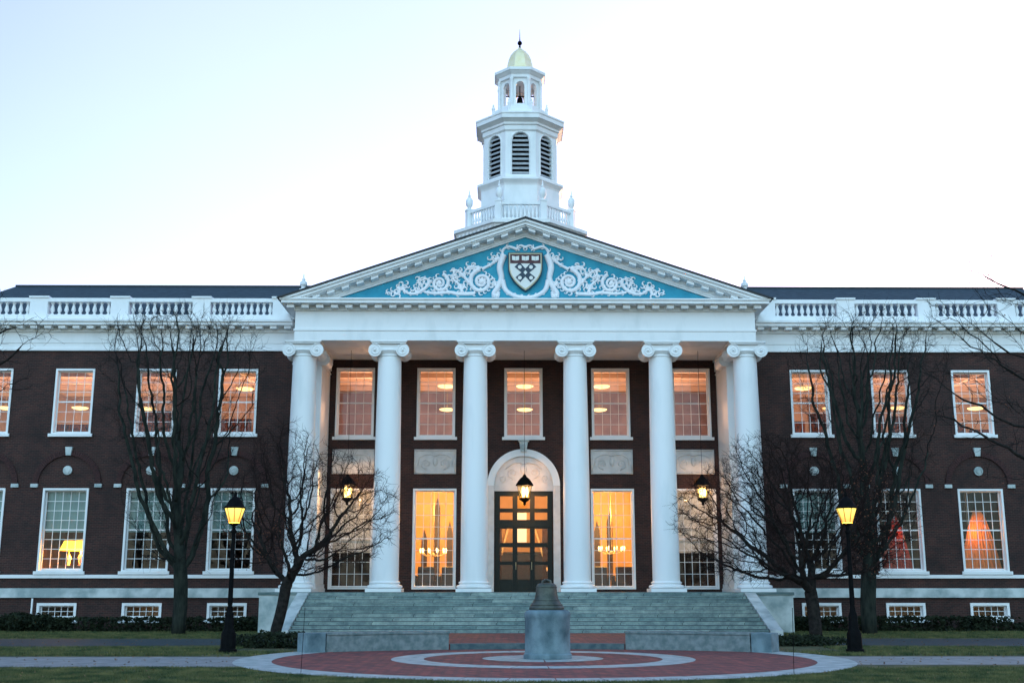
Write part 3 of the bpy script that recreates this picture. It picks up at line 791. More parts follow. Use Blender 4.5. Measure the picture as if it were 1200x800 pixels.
# the shield: crimson chief with three open books, navy cross with pale roundels on cream
def shield_pts(w, zt, zb, n=12):
    pts = [(-w, zt), ]
    L_ = [(-w, zt-(zt-zb)*.35)]
    for k in range(1, n+1):
        u = k/n; L_.append((-w*math.cos(u*PI/2)**.85, zt-(zt-zb)*(.35+.65*u**.9)))
    left = pts+L_; right = [(-x, z) for x, z in left[::-1]][1:]
    return left+right
sx = 0; zt, zb_ = 16.12, 14.36
sh = MB().prism_y(shield_pts(.76, zt, zb_), FY-.13, FY+.049).build('shield', M['navy'], ty, bevel=.01)
MB().prism_y(shield_pts(.715, zt-.035, zb_+.055), FY-.145, FY-.131).build('shield_outline', M['goldpaint'], sh)
MB().prism_y(shield_pts(.675, zt-.08, zb_+.12), FY-.160, FY-.146).build('shield_field', M['creampaint'], sh)
MB().box(-.665, .665, FY-.175, FY-.161, zt-.50, zt-.085).build('shield_chief', M['crimson'], sh)
b = MB()
for c in (-.43, 0, .43):
    for e in (-1, 1):
        b.prism_y([(c+e*.005, zt-.39), (c+e*.155, zt-.36), (c+e*.155, zt-.17), (c+e*.005, zt-.20)][::e], FY-.190, FY-.176)
b.build('shield_books', M['creampaint'], sh)
b = MB(); zc = zt-.92
b.prism_y([(.17*math.cos(k*PI/12), zc+.17*math.sin(k*PI/12)) for k in range(24)], FY-.1752, FY-.161)
for k in range(4):
    a = PI/4+k*PI/2; L_ = .52 if k < 2 else .46
    dx, dz = math.cos(a), math.sin(a); nx, nz = -dz, dx
    pl = [(dx*.05-nx*.115, zc+dz*.05-nz*.13), (dx*L_*1.0-nx*.15, zc+dz*L_-nz*.15), (dx*L_+nx*.15, zc+dz*L_+nz*.15), (dx*.05+nx*.115, zc+dz*.05+nz*.115)]
    b.prism_y(pl, FY-.1745+k*.0009, FY-.162)
b.build('shield_cross', M['navy'], sh)
MB().prism_y([(0, zc-.10), (.085, zc), (0, zc+.10), (-.085, zc)], FY-.190, FY-.176).build('shield_lozenge', M['creampaint'], ty)
for k in range(4):
    a = PI/4+k*PI/2; q = .345
    MB().cyl_y(q*math.cos(a), zc+q*math.sin(a), .085, FY-.190, FY-.176, 14).build('shield_roundel', M['creampaint'], ty)

# ---- cupola
TY = 62.0
tw = P(MB().oct(0, TY, [(3.35, 15.0), (3.35, 20.35), (3.42, 20.45), (3.55, 20.70), (3.66, 20.74), (3.66, 20.92), (3.3, 20.98)]), 'cupola', 'white')
b = MB()
c8 = math.cos(PI/8); HS = math.tan(PI/8)
def facet(k, ap, u, z):  # point on facet k (k=0 faces -Y) at lateral offset u
    a = -PI/2 + k*PI/4
    return (ap*math.cos(a)-u*math.sin(a), TY+ap*math.sin(a)+u*math.cos(a), z)
def fbox(mb, k, a0, a1, u0, u1, z0, z1):
    v = [facet(k, a_, u_, z_) for z_ in (z0, z1) for (a_, u_) in ((a1, u0), (a1, u1), (a0, u1), (a0, u0))]
    mb.add(v, [(0, 3, 2, 1), (4, 5, 6, 7), (0, 1, 5, 4), (1, 2, 6, 5), (2, 3, 7, 6), (3, 0, 4, 7)])
for k in range(8):
    for j in range(9): fbox(b, k, 3.4, 3.56, -1.25+j*.3, -1.11+j*.3, 20.46, 20.60)
b.build('cupola_dentils', M['white'], tw)
b = MB(); bl = MB()
for k in range(8):
    hs = 2.85*HS
    fbox(bl, k, 2.72, 2.94, -hs, hs, 21.98, 22.12); fbox(bl, k, 2.74, 2.92, -hs, hs, 21.0, 21.22)
    nb = 9
    for j in range(nb):
        u = -hs+.22+(2*hs-.44)*(j+.5)/nb; cxx, cyy, _ = facet(k, 2.83, u, 0)
        bl.lathe(cxx, cyy, [(.06, 21.22), (.035, 21.30), (.075, 21.48), (.035, 21.8), (.06, 21.98)], 6, cap=False)
    a = -PI/2+(k+.5)*PI/4; r = 2.83/c8; cxx, cyy = r*math.cos(a), TY+r*math.sin(a)
    bl.lathe(cxx, cyy, [(.24, 20.97), (.24, 22.12), (.28, 22.16), (.28, 22.24), (.15, 22.26)], 4, a+PI/4)
    MB().lathe(cxx, cyy, [(.10, 22.24), (.08, 22.34), (.19, 22.50), (.20, 22.78), (.12, 22.92), (.06, 22.96), (.09, 23.04), (.04, 23.12), (.03, 23.28), (.005, 23.4)], 12).build('corner_urn', M['white'], tw, smooth=SM)
bl.build('cupola_balustrade', M['white'], tw)
MB().oct(0, TY, [(2.18, 20.9), (2.18, 23.35), (2.22, 23.45), (2.36, 23.60), (2.40, 23.62), (2.40, 23.74), (2.1, 23.82)]).build('belfry_plinth', M['white'], tw)
# belfry walls with arched louvred openings: each facet is a frame of boards round the arch
b = MB(); lv = MB(); dk = MB(); ap = 2.03; hs = ap*HS; aw = .47; zs_ = 26.0; z0_, z1_ = 23.8, 26.62
for k in range(8):
    fbox(b, k, ap-.22, ap, -hs, -aw, z0_, z1_); fbox(b, k, ap-.22, ap, aw, hs, z0_, z1_); fbox(b, k, ap-.22, ap, -aw, aw, z0_, 24.02)
    N = 12
    for j in range(N):
        u0 = -aw+2*aw*j/N; u1 = -aw+2*aw*(j+1)/N
        h0 = zs_+math.sqrt(max(0, aw*aw-u0*u0)); h1 = zs_+math.sqrt(max(0, aw*aw-u1*u1))
        v = [facet(k, ap, u0, h0), facet(k, ap, u1, h1), facet(k, ap, u1, z1_), facet(k, ap, u0, z1_), facet(k, ap-.22, u0, h0), facet(k, ap-.22, u1, h1), facet(k, ap-.22, u1, z1_), facet(k, ap-.22, u0, z1_)]
        b.add(v, [(0, 1, 2, 3), (7, 6, 5, 4), (0, 4, 5, 1)])
        # archivolt
        v = [facet(k, ap+.03, u0, h0), facet(k, ap+.03, u1, h1)]
    pts = [facet(k, ap+.01, aw*1.1*math.cos(PI*j/14), zs_+aw*1.1*math.sin(PI*j/14)) for j in range(15)]
    b.tube([facet(k, ap+.01, aw*1.1, 24.05)]+pts+[facet(k, ap+.01, -aw*1.1, 24.05)], .04, 5)
    lvk = MB()
    for j in range(9):
        z = 24.06+j*.27
        w = aw if z+.1 < zs_ else math.sqrt(max(.01, aw*aw-(z+.1-zs_)**2))
        v = [facet(k, ap-.05, -w, z), facet(k, ap-.05, w, z), facet(k, ap-.17, w, z+.15), facet(k, ap-.17, -w, z+.15), facet(k, ap-.05, -w, z+.10), facet(k, ap-.05, w, z+.10), facet(k, ap-.17, w, z+.18), facet(k, ap-.17, -w, z+.18)]
        lvk.add(v, [(0, 1, 5, 4), (4, 5, 6, 7), (3, 2, 1, 0), (1, 2, 6, 5), (0, 4, 7, 3)])
    lvk.build('louver_panel', M['louver'], tw)
b.build('belfry_wall', M['white'], tw)
MB().oct(0, TY, [(ap-.30, 23.85), (ap-.30, 26.7)]).build('belfry_core', M['dark'], tw)
MB().oct(0, TY, [(2.06, 26.55), (2.12, 26.62), (2.12, 26.86), (2.2, 26.90), (2.2, 27.02), (2.40, 27.16), (2.46, 27.18), (2.46, 27.40), (2.5, 27.44), (2.5, 27.52), (2.2, 27.60), (1.62, 27.86), (1.62, 28.0), (1.50, 28.02), (1.50, 28.30), (1.36, 28.32), (1.2, 28.36)]).build('belfry_cornice', M['white'], tw)
# lantern: piers, open arches
b = MB(); la = 1.10; lhs = la*HS; ow = .24
for k in range(8):
    fbox(b, k, la-.2, la, -lhs, -ow, 28.30, 30.15); fbox(b, k, la-.2, la, ow, lhs, 28.30, 30.15); fbox(b, k, la-.16, la-.02, -ow, ow, 28.34, 28.62)
    N = 8
    for j in range(N):
        u0 = -ow+2*ow*j/N; u1 = -ow+2*ow*(j+1)/N; zz = 29.72
        h0 = zz+math.sqrt(max(0, ow*ow-u0*u0)); h1 = zz+math.sqrt(max(0, ow*ow-u1*u1))
        v = [facet(k, la, u0, h0), facet(k, la, u1, h1), facet(k, la, u1, 30.15), facet(k, la, u0, 30.15), facet(k, la-.2, u0, h0), facet(k, la-.2, u1, h1), facet(k, la-.2, u1, 30.15), facet(k, la-.2, u0, 30.15)]
        b.add(v, [(0, 1, 2, 3), (7, 6, 5, 4), (0, 4, 5, 1)])
    a = -PI/2+(k+.5)*PI/4; r = 1.18/c8
    b.lathe(r*math.cos(a), TY+r*math.sin(a), [(.11, 28.3), (.085, 28.4), (.075, 29.9), (.11, 30.05), (.11, 30.14)], 8)
    r = 1.52/c8
    b.lathe(r*math.cos(a), TY+r*math.sin(a), [(.07, 28.0), (.07, 28.32), (.11, 28.44), (.04, 28.56), (.06, 28.62), (.01, 28.74)], 8)
b.build('lantern_arcade', M['white'], tw)
MB().oct(0, TY, [(1.15, 30.14), (1.22, 30.16), (1.22, 30.34), (1.28, 30.38), (1.40, 30.50), (1.45, 30.52), (1.45, 30.68), (1.2, 30.78), (.95, 30.82), (.95, 30.92), (.8, 30.95)]).build('lantern_cornice', M['white'], tw)
MB().oct(0, TY, [(.86, 30.93), (.85, 31.02), (.76, 31.10), (.71, 31.35), (.64, 31.68), (.52, 31.98), (.36, 32.22), (.20, 32.38), (.12, 32.45), (.10, 32.5)]).build('dome', M['gold'], tw)
MB().lathe(0, TY, [(.10, 32.45), (.06, 32.55), (.05, 32.7), (.12, 32.76), (.14, 32.84), (.10, 32.93), (.035, 32.98), (.02, 33.2), (.008, 33.7)], 12).build('dome_finial', M['iron'], tw, smooth=SM)
bb = MB().lathe(0, TY, [(.30, 28.78), (.27, 28.88), (.20, 29.0), (.17, 29.2), (.15, 29.36), (.08, 29.44), (.02, 29.46)], 18)
bb.tube([(0, TY, 29.44), (0, TY, 30.2)], .03, 6); bb.tube([(-.9, TY, 29.5), (.9, TY, 29.5)], .04, 6)
tag(bb.build('tower_bell', M['iron'], None, smooth=SM), 'small black bell hanging in the open lantern of the white cupola', 'bell')

# ---- interior of the hall: floors, ceilings, partitions
def slab(x0, x1, y0, y1, z0, z1, name, m): P(MB().box(x0, x1, y0, y1, z0, z1), name, m)
for sg in (-1, 1):
    xa, xb = sorted((sg*10.45, sg*(HX-.42)))
    slab(xa, xb, WY+.41, 63, 7.35, 7.6, 'upper_floor', 'floorwood')
    b = MB().box(xa, xb, WY+.41, 63, 12.02, 12.15)
    for yy in np.arange(53.2, 62.6, 1.9): b.box(xa, xb, yy, yy+.28, 11.78, 12.018)
    for xx in np.arange(xa+.4, xb, 3.65): b.box(xx, xx+.28, WY+.42, 62.9, 11.80, 12.017)
    P(b, 'upper_ceiling', 'peach')
    b = MB().box(xa, xb, 62.6, 62.9, 7.6, 12.01).box(sg*10.45, sg*10.6, WY+.41, 62.59, 7.6, 12.01)
    P(b, 'upper_room_wall', 'peach')
    b = MB()
    for xx in np.arange(xa+1, xb-1, 2.2): b.box(xx, xx+1.9, 62.35, 62.59, 7.61, 10.75+.5*math.sin(xx*5.3))
    P(b, 'bookcase', 'books')
    slab(xa, xb, WY+.41, 63, 1.5, 1.7, 'lower_floor', 'floorwood')
    slab(xa, xb, WY+.41, 56.0, 7.1, 7.34, 'lower_ceiling', 'cream')
    b = MB().box(xa, xb, 56.0, 56.2, 1.7, 7.1)
    for x in [10.9]+[(AX[i]+AX[i+1])/2 for i in range(4)]: b.box(sg*x-.08, sg*x+.08, WY+.41, 55.99, 1.7, 7.09)
    P(b, 'partition_wall', 'panelling')
    slab(xa, xb, 54.2, 54.4, 0, 1.49, 'basement_wall', 'cream')
slab(-10.4, 10.4, RY+.41, 63, 7.6, 8.1, 'gallery_floor', 'floorwood')
b = MB().box(-10.4, 10.4, RY+.41, 63, 12.35, 12.5)
for yy in np.arange(55.2, 62.6, 1.9): b.box(-10.4, 10.4, yy, yy+.26, 12.12, 12.348)
P(b, 'gallery_ceiling', 'peach')
P(MB().box(-10.4, 10.4, 62.6, 62.9, 8.1, 12.34).box(-10.42, -10.25, RY+.41, 62.59, 8.1, 12.34).box(10.25, 10.42, RY+.41, 62.59, 8.1, 12.34), 'gallery_wall', 'skymauve')
slab(-10.4, 10.4, RY+.41, 63, 1.4, FL, 'lobby_floor', 'floorwood')
slab(-10.4, 10.4, RY+.41, 61, 7.4, 7.59, 'lobby_ceiling', 'cream')
P(MB().box(-10.4, 10.4, 60.6, 60.8, FL, 7.39).box(-6.1, -5.95, RY+.41, 60.59, FL, 7.39).box(5.95, 6.1, RY+.41, 60.59, FL, 7.39).box(-2.0, -1.85, RY+.41, 60.59, FL, 7.39).box(1.85, 2.0, RY+.41, 60.59, FL, 7.39), 'lobby_wall', 'lobbywall')
for sg in (-1, 1): P(MB().box(sg*6.11, sg*10.39, 55.0, 55.2, FL, 7.39), 'side_room_wall', 'panelling')
b = MB()
for x in (-5.0, -4.35, -3.7, 3.3, 3.95, 4.6):
    zt_ = 5.1+.9*math.sin(x*4.1); b.box(x-.14, x+.14, 60.5, 60.59, 2.2, zt_).prism_y([(x-.14, zt_+.001), (x+.14, zt_+.001), (x, zt_+.55)], 60.5, 60.588)
P(b, 'rear_window', 'darkwood')
for e in (-1, 1): P(MB().tube([(e*1.25, 57.4, 2.6), (e*.62, 59.7, 5.0)], .055, 6), 'handrail', 'cream')
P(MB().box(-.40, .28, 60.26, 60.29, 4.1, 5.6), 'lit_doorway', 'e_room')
b = MB()
for k in range(12): b.box(-1.1, 1.1, 58+.2*k, 60.59, FL+.16*k, FL+.16*(k+1)-.002)
P(b, 'inner_stair', 'darkwood')
P(MB().box(-1.7, 1.7, 60.3, 60.58, 3.6, 7.38), 'stair_landing_wall', 'lobbywall')
for e in (-1, 1): P(MB().box(e*1.0, e*1.84, 57.5, 57.7, FL, 4.7), 'inner_doorcase', 'panelling')

# ------------------------------------------------------------------ things inside: lamps, chandeliers, curtains
def point(name, loc, e, c, r=.15, parent=None):
    d = bpy.data.lights.new(name, 'POINT'); d.energy = e; d.color = c; d.shadow_soft_size = r
    o = bpy.data.objects.new(name, d); col.objects.link(o)
    if parent: o.parent = parent; loc = Vector(loc)-Vector(parent.location)
    o.location = loc
    return o
WARM = (1.0, .60, .30); PEACH = (1.0, .54, .31)
def make_pendant(loc, ceil):
    x, y, z = loc
    t = empty('pendant_lamp', loc)
    MB().lathe(x, y, [(.02, z-.09), (.20, z-.075), (.36, z-.035), (.43, z+.02), (.42, z+.035), (.40, z+.02), (.34, z-.02), (.18, z-.055), (.02, z-.065)], 24, cap=False).build('bowl', M['e_dish'], t, smooth=True)
    MB().tube([(x, y, z-.07), (x, y, ceil)], .012, 5).build('stem', M['goldpaint'], t)
    return t
UE = 13
pend = make_pendant((-23.2, 60.2, 11.03), 12.02)
G = 'dish lamps hanging from the upstairs ceilings'
def lab(o, l, c='ceiling lamp', g=G): return tag(o, l, c, g)
lab(pend, 'glowing dish lamp behind the upper window second from the left edge')
plist = [((-27.1, 60.2, 11.03), 'glowing dish lamp behind the cut-off upper window at the far left'),
         ((-19.65, 60.2, 11.0), 'glowing dish lamp low in the third upper window from the left edge'),
         ((-13.3, 54.5, 11.08), 'glowing dish lamp high in the last upper window before the left end column'),
         ((-16.8, 54.5, 11.08), 'dish lamp mostly hidden above the third upper window from the left'),
         ((13.5, 54.5, 11.15), 'glowing dish lamp in the first upper window right of the portico'),
         ((16.4, 60.2, 11.08), 'small glow of a dish lamp low in the first window right of the portico'),
         ((20.0, 60.2, 11.10), 'glowing dish lamp low in the middle upper window of the right wing'),
         ((24.1, 60.2, 11.08), 'glowing dish lamp at the left of the rightmost upper window'),
         ((-3.75, 56.0, 11.48), 'upper dish lamp behind the gallery window left of the centre one'),
         ((0.12, 56.0, 11.48), 'upper dish lamp behind the central gallery window above the arch'),
         ((3.91, 56.0, 11.48), 'upper dish lamp behind the gallery window right of the centre one'),
         ((-3.93, 61.0, 11.1), 'lower dish lamp behind the gallery window left of the centre one'),
         ((0.22, 61.0, 11.1), 'lower dish lamp behind the central gallery window above the arch'),
         ((4.2, 61.0, 11.1), 'lower dish lamp behind the gallery window right of the centre one')]
for loc, l in plist:
    if abs(loc[0]+16.8) < .1: continue
    lab(copy_tree(pend, loc), l)
# the rooms' light: one point under the ceiling near each group of lamps
for x in (-27, -22, -17, -12.8, 12.8, 17, 22, 27):
    point('pendant_light', (x, 56.5, 10.2), UE*1.6, PEACH, .4)
for x in (-7.5, -2.5, 2.5, 7.5): point('pendant_light', (x, 57.5, 10.4), UE*2.0, PEACH, .4)

def chandelier(loc, ceil, nb, rad, label):
    x, y, z = loc; t = empty('chandelier', loc, label, 'chandelier', 'candle chandeliers indoors')
    b = MB().tube([(x, y, z-.25), (x, y, ceil)], .02, 6).ball((x, y, z-.2), .09, 8, 6); c = MB()
    for k in range(nb):
        a = 2*PI*k/nb; ex, ey = x+rad*math.cos(a), y+rad*math.sin(a)
        b.tube([(x, y, z-.2), (x+rad*.5*math.cos(a), y+rad*.5*math.sin(a), z-.28), (ex, ey, z-.12)], .018, 5)
        c.lathe(ex, ey, [(.015, z-.12), (.02, z-.02), (.034, z+.02), (.02, z+.08), (.004, z+.11)], 7)
    b.build('chandelier_frame', M['goldpaint'], t); c.build('candle_bulbs', M['e_candle'], t)
chandelier((-4.3, 56.4, 3.55), 7.4, 10, .62, 'lit brass candle chandelier behind the tall window left of the door')
chandelier((4.3, 56.4, 3.65), 7.4, 10, .62, 'lit brass candle chandelier behind the tall window right of the door')
chandelier((17.0, 53.2, 3.95), 7.1, 6, .4, 'small lit chandelier beside the red curtain in the right wing')
chandelier((20.35, 53.2, 4.0), 7.1, 6, .4, 'small lit chandelier beside the orange curtain at the far right')
LOBBY = (1.0, .50, .12)
for x in (-4, 4): point('chandelier_light', (x, 56.6, 5.4), 82, LOBBY, .3)
point('vestibule_light', (0, 56.0, 6.2), 44, (1, .50, .12), .3)
point('curtain_fill', (16.9, 51.9, 4.3), 2.6, (1, .25, .05), .2)  # added lamps between window and curtain, so both curtains glow
point('curtain_fill', (20.2, 51.9, 4.3), 4, (1, .36, .06), .2)
for x in (-16.5, 12.8, 16.5, 20.1): point('basement_light', (x, 53.0, 1.2), .35, (1, .6, .2), .1)
def curtain(x, y, z0, z1, w0, w1, m, label, shift=0):
    """a gathered curtain: narrow at the top, spreading to the floor"""
    b = MB(); n = 40; vs_ = []; nz = 10
    for j in range(nz+1):
        u = j/nz; z = z1+(z0-z1)*u; w = w0+(w1-w0)*u**.7
        for k in range(n+1):
            s_ = k/n-.5; vs_.append((x+shift*u+s_*w, y+.07*math.sin(k*1.55)*(.5+u), z))
    fs = [(j*(n+1)+k, j*(n+1)+k+1, (j+1)*(n+1)+k+1, (j+1)*(n+1)+k) for j in range(nz) for k in range(n)]
    b.add(vs_, fs); o = b.build('curtain', M[m], None, smooth=True)
    md = o.modifiers.new('thick', 'SOLIDIFY'); md.thickness = .02
    return tag(o, label, 'curtain')
curtain(20.5, 52.4, 1.8, 5.2, .3, 2.1, 'curtain', 'orange gathered curtain glowing in the far right lower window')
curtain(16.6, 52.4, 1.8, 5.0, .3, 1.9, 'redcurtain', 'red gathered curtain in the lower window behind the right tree')
# table lamp in the far left lower window
t = empty('table_lamp', (-19.85, 52.6, 2.75), 'yellow glowing table lamp in the lower window at the far left', 'table lamp')
MB().lathe(-19.85, 52.6, [(.14, 2.75), (.05, 2.80), (.09, 2.95), (.12, 3.1), (.03, 3.25), (.02, 3.4)], 14).build('lamp_base', M['goldpaint'], t, smooth=True)
MB().lathe(-19.85, 52.6, [(.42, 3.42), (.24, 3.85)], 20, cap=False).build('lamp_shade', M['e_shade'], t, smooth=True)
t2 = copy_tree(t, (-20.35, 53.2, 2.3)); tag(t2, 'second yellow table lamp glowing lower and left of the other', 'table lamp')
point('table_lamp_light', (-19.9, 52.6, 3.4), 60, (1, .40, .05), .15)
b = MB().box(-20.9, -19.3, 52.2, 53.1, 2.62, 2.75)
for x in (-20.8, -19.4):
    for y in (52.3, 53.0): b.box(x-.04, x+.04, y-.04, y+.04, 1.7, 2.62)
tag(b.build('side_table', M['darkwood'], None), 'dark wooden table under the yellow lamps behind the far left window', 'table')
t2.location = (-20.45, 52.8, 2.75)
# armchairs and plants showing dark against the lit lobby
def armchair(x, y, label):
    t = empty('armchair', (x, y, FL), label, 'armchair', 'lobby armchairs')
    MB().box(x-.4, x+.4, y-.4, y+.35, FL+.2, FL+.5).build('seat', M['darkwood'], t, bevel=.05)
    MB().box(x-.4, x+.4, y-.5, y-.36, FL+.2, FL+1.15).build('backrest', M['darkwood'], t, bevel=.05)
    for e in (-1, 1): MB().box(x+e*.42, x+e*.55, y-.45, y+.35, FL+.1, FL+.75).build('armrest', M['darkwood'], t, bevel=.03)
    for e in (-1, 1):
        for g_ in (-.4, .28): MB().box(x+e*.44, x+e*.52, y+g_, y+g_+.08, FL, FL+.1).build('leg', M['darkwood'], t)
armchair(-4.5, 55.0, 'dark armchair at the left inside the tall window left of the door')
armchair(-3.4, 55.1, 'dark armchair at the right inside the tall window left of the door')
armchair(3.5, 55.0, 'dark armchair at the left inside the tall window right of the door')
armchair(4.7, 55.1, 'dark armchair at the right inside the tall window right of the door')

# ------------------------------------------------------------------ hanging lanterns in the portico
def make_lantern(x, Y):
    t = empty('hanging_lantern', (x, Y, 5.35), None, None)
    MB().tube([(x, Y, 6.68), (x, Y, BZ+.12)], .009, 5).build('chain', M['iron'], t)
    MB().lathe(x, Y, [(.40, 6.20), (.38, 6.26), (.28, 6.42), (.20, 6.52), (.10, 6.60), (.06, 6.68), (.02, 6.72)], 8).build('lantern_roof', M['iron'], t)
    b = MB()
    for k in range(6):
        a = k*PI/3; b.tube([(x+.32*math.cos(a), Y+.32*math.sin(a), 6.22), (x+.22*math.cos(a), Y+.22*math.sin(a), 5.62)], .015, 4)
    b.lathe(x, Y, [(.22, 5.66), (.24, 5.60), (.16, 5.54), (.05, 5.46), (.07, 5.40), (.01, 5.33)], 8)
    b.build('lantern_frame', M['iron'], t)
    MB().lathe(x, Y, [(.315, 6.20), (.215, 5.64)], 6, cap=False).build('lantern_glass', M['lampglass'], t)
    c = MB()
    for k in range(3):
        a = k*2*PI/3+.3; c.lathe(x+.125*math.cos(a), Y+.125*math.sin(a), [(.03, 5.70), (.04, 5.80), (.072, 5.92), (.055, 6.06), (.006, 6.16)], 8)
    c.build('candle_bulbs', M['e_candle'], t)
    point('lantern_light', (x, Y, 5.93), 15, (1, .56, .32), .035, t)
    return t
GL = 'black lanterns hanging in the portico'
l0 = make_lantern(0, 51.3); tag(l0, 'lit black lantern on a chain in front of the entrance arch', 'lantern', GL)
tag(copy_tree(l0, (-7.85, 51.3, 5.35)), 'lit black lantern hanging at the left end of the portico', 'lantern', GL)
tag(copy_tree(l0, (7.9, 51.3, 5.35)), 'lit black lantern hanging at the right end of the portico', 'lantern', GL)

# ------------------------------------------------------------------ street lamps
def make_post(x, y):
    t = empty('street_lamp', (x, y, 0))
    MB().lathe(x, y, [(.25, 0), (.25, .10), (.21, .13), (.20, .52), (.16, .60), (.13, .66), (.12, 1.0), (.09, 1.08), (.07, 1.2), (.06, 1.3)], 8).build('post_base', M['iron'], t, smooth=SM)
    MB().lathe(x, y, [(.07, 1.28), (.062, 2.2), (.055, 3.2), (.085, 3.22), (.085, 3.27), (.05, 3.31), (.05, 3.40), (.12, 3.44), (.13, 3.48)], 14).build('post', M['iron'], t, smooth=SM)
    MB().lathe(x, y, [(.145, 3.49), (.275, 3.88)], 16, cap=False).build('lamp_shade', M['e_street'], t, smooth=True)
    b = MB().lathe(x, y, [(.30, 3.88), (.30, 3.91), (.24, 3.97), (.20, 4.05), (.16, 4.12), (.08, 4.18), (.04, 4.22), (.05, 4.27), (.01, 4.36)], 14)
    for k in range(8):
        a = k*PI/4+.2; b.tube([(x+.15*math.cos(a), y+.15*math.sin(a), 3.49), (x+.283*math.cos(a), y+.283*math.sin(a), 3.88)], .009, 4)
    b.build('lamp_cap', M['iron'], t, smooth=SM)
    point('street_light', (x, y, 3.70), 9, (1, .58, .12), .2, t)
    return t
GP = 'black street lamps beside the plaza'
s0 = make_post(-8.43, 32.3); tag(s0, 'black street lamp with yellow lit head left of the plaza', 'street lamp', GP)
tag(copy_tree(s0, (8.56, 32.2, 0)), 'black street lamp with yellow lit head right of the plaza', 'street lamp', GP)
# thin marker stakes at the plaza edge
for x, y, l in ((-5.15, 24.6, 'thin metal stake standing at the left front edge of the plaza'), (4.9, 24.2, 'thin metal stake standing at the right front edge of the plaza')):
    tag(MB().tube([(x, y, 0), (x+.02, y, .7), (x+.035, y, 1.3)], .006, 6).ball((x+.035, y, 1.3), .010, 6, 4).build('marker_stake', M['iron'], None), l, 'stake', 'thin stakes at the plaza edge')

# ------------------------------------------------------------------ trees (space colonisation)
def grow(seedpts, attract, step, infl, kill, iters, rng, bias=(0, 0, .15)):
    nodes = [np.array(p, float) for p in seedpts]; parent = [-1]+list(range(len(seedpts)-1))
    A = np.array(attract); alive = np.ones(len(A), bool)
    best = np.full(len(A), 1e9); bi = np.zeros(len(A), int)
    def upd(idx):
        for i in idx:
            d = np.linalg.norm(A-nodes[i], axis=1); m = d < best; best[m] = d[m]; bi[m] = i
    upd(range(len(nodes)))
    for it in range(iters):
        act = alive & (best < infl)
        if not act.any(): 
            if it > 3: break
            act = alive & (best < infl*3)
            if not act.any(): break
        dirs = {}
        for j in np.nonzero(act)[0]:
            v = A[j]-nodes[bi[j]]; v /= max(np.linalg.norm(v), 1e-6)
            if bi[j] in dirs: dirs[bi[j]] += v
            else: dirs[bi[j]] = v.copy()
        new = []
        for i, v in dirs.items():
            nv = np.linalg.norm(v)
            if nv < 1e-3: v = rng.normal(size=3); nv = np.linalg.norm(v)
            v = v/nv+np.array(bias)+rng.normal(size=3)*.18; v /= np.linalg.norm(v)
            p = nodes[i]+v*step
            nodes.append(p); parent.append(i); new.append(len(nodes)-1)
        upd(new)
        alive &= best > kill
        if len(nodes) > 14000: break
    return nodes, parent
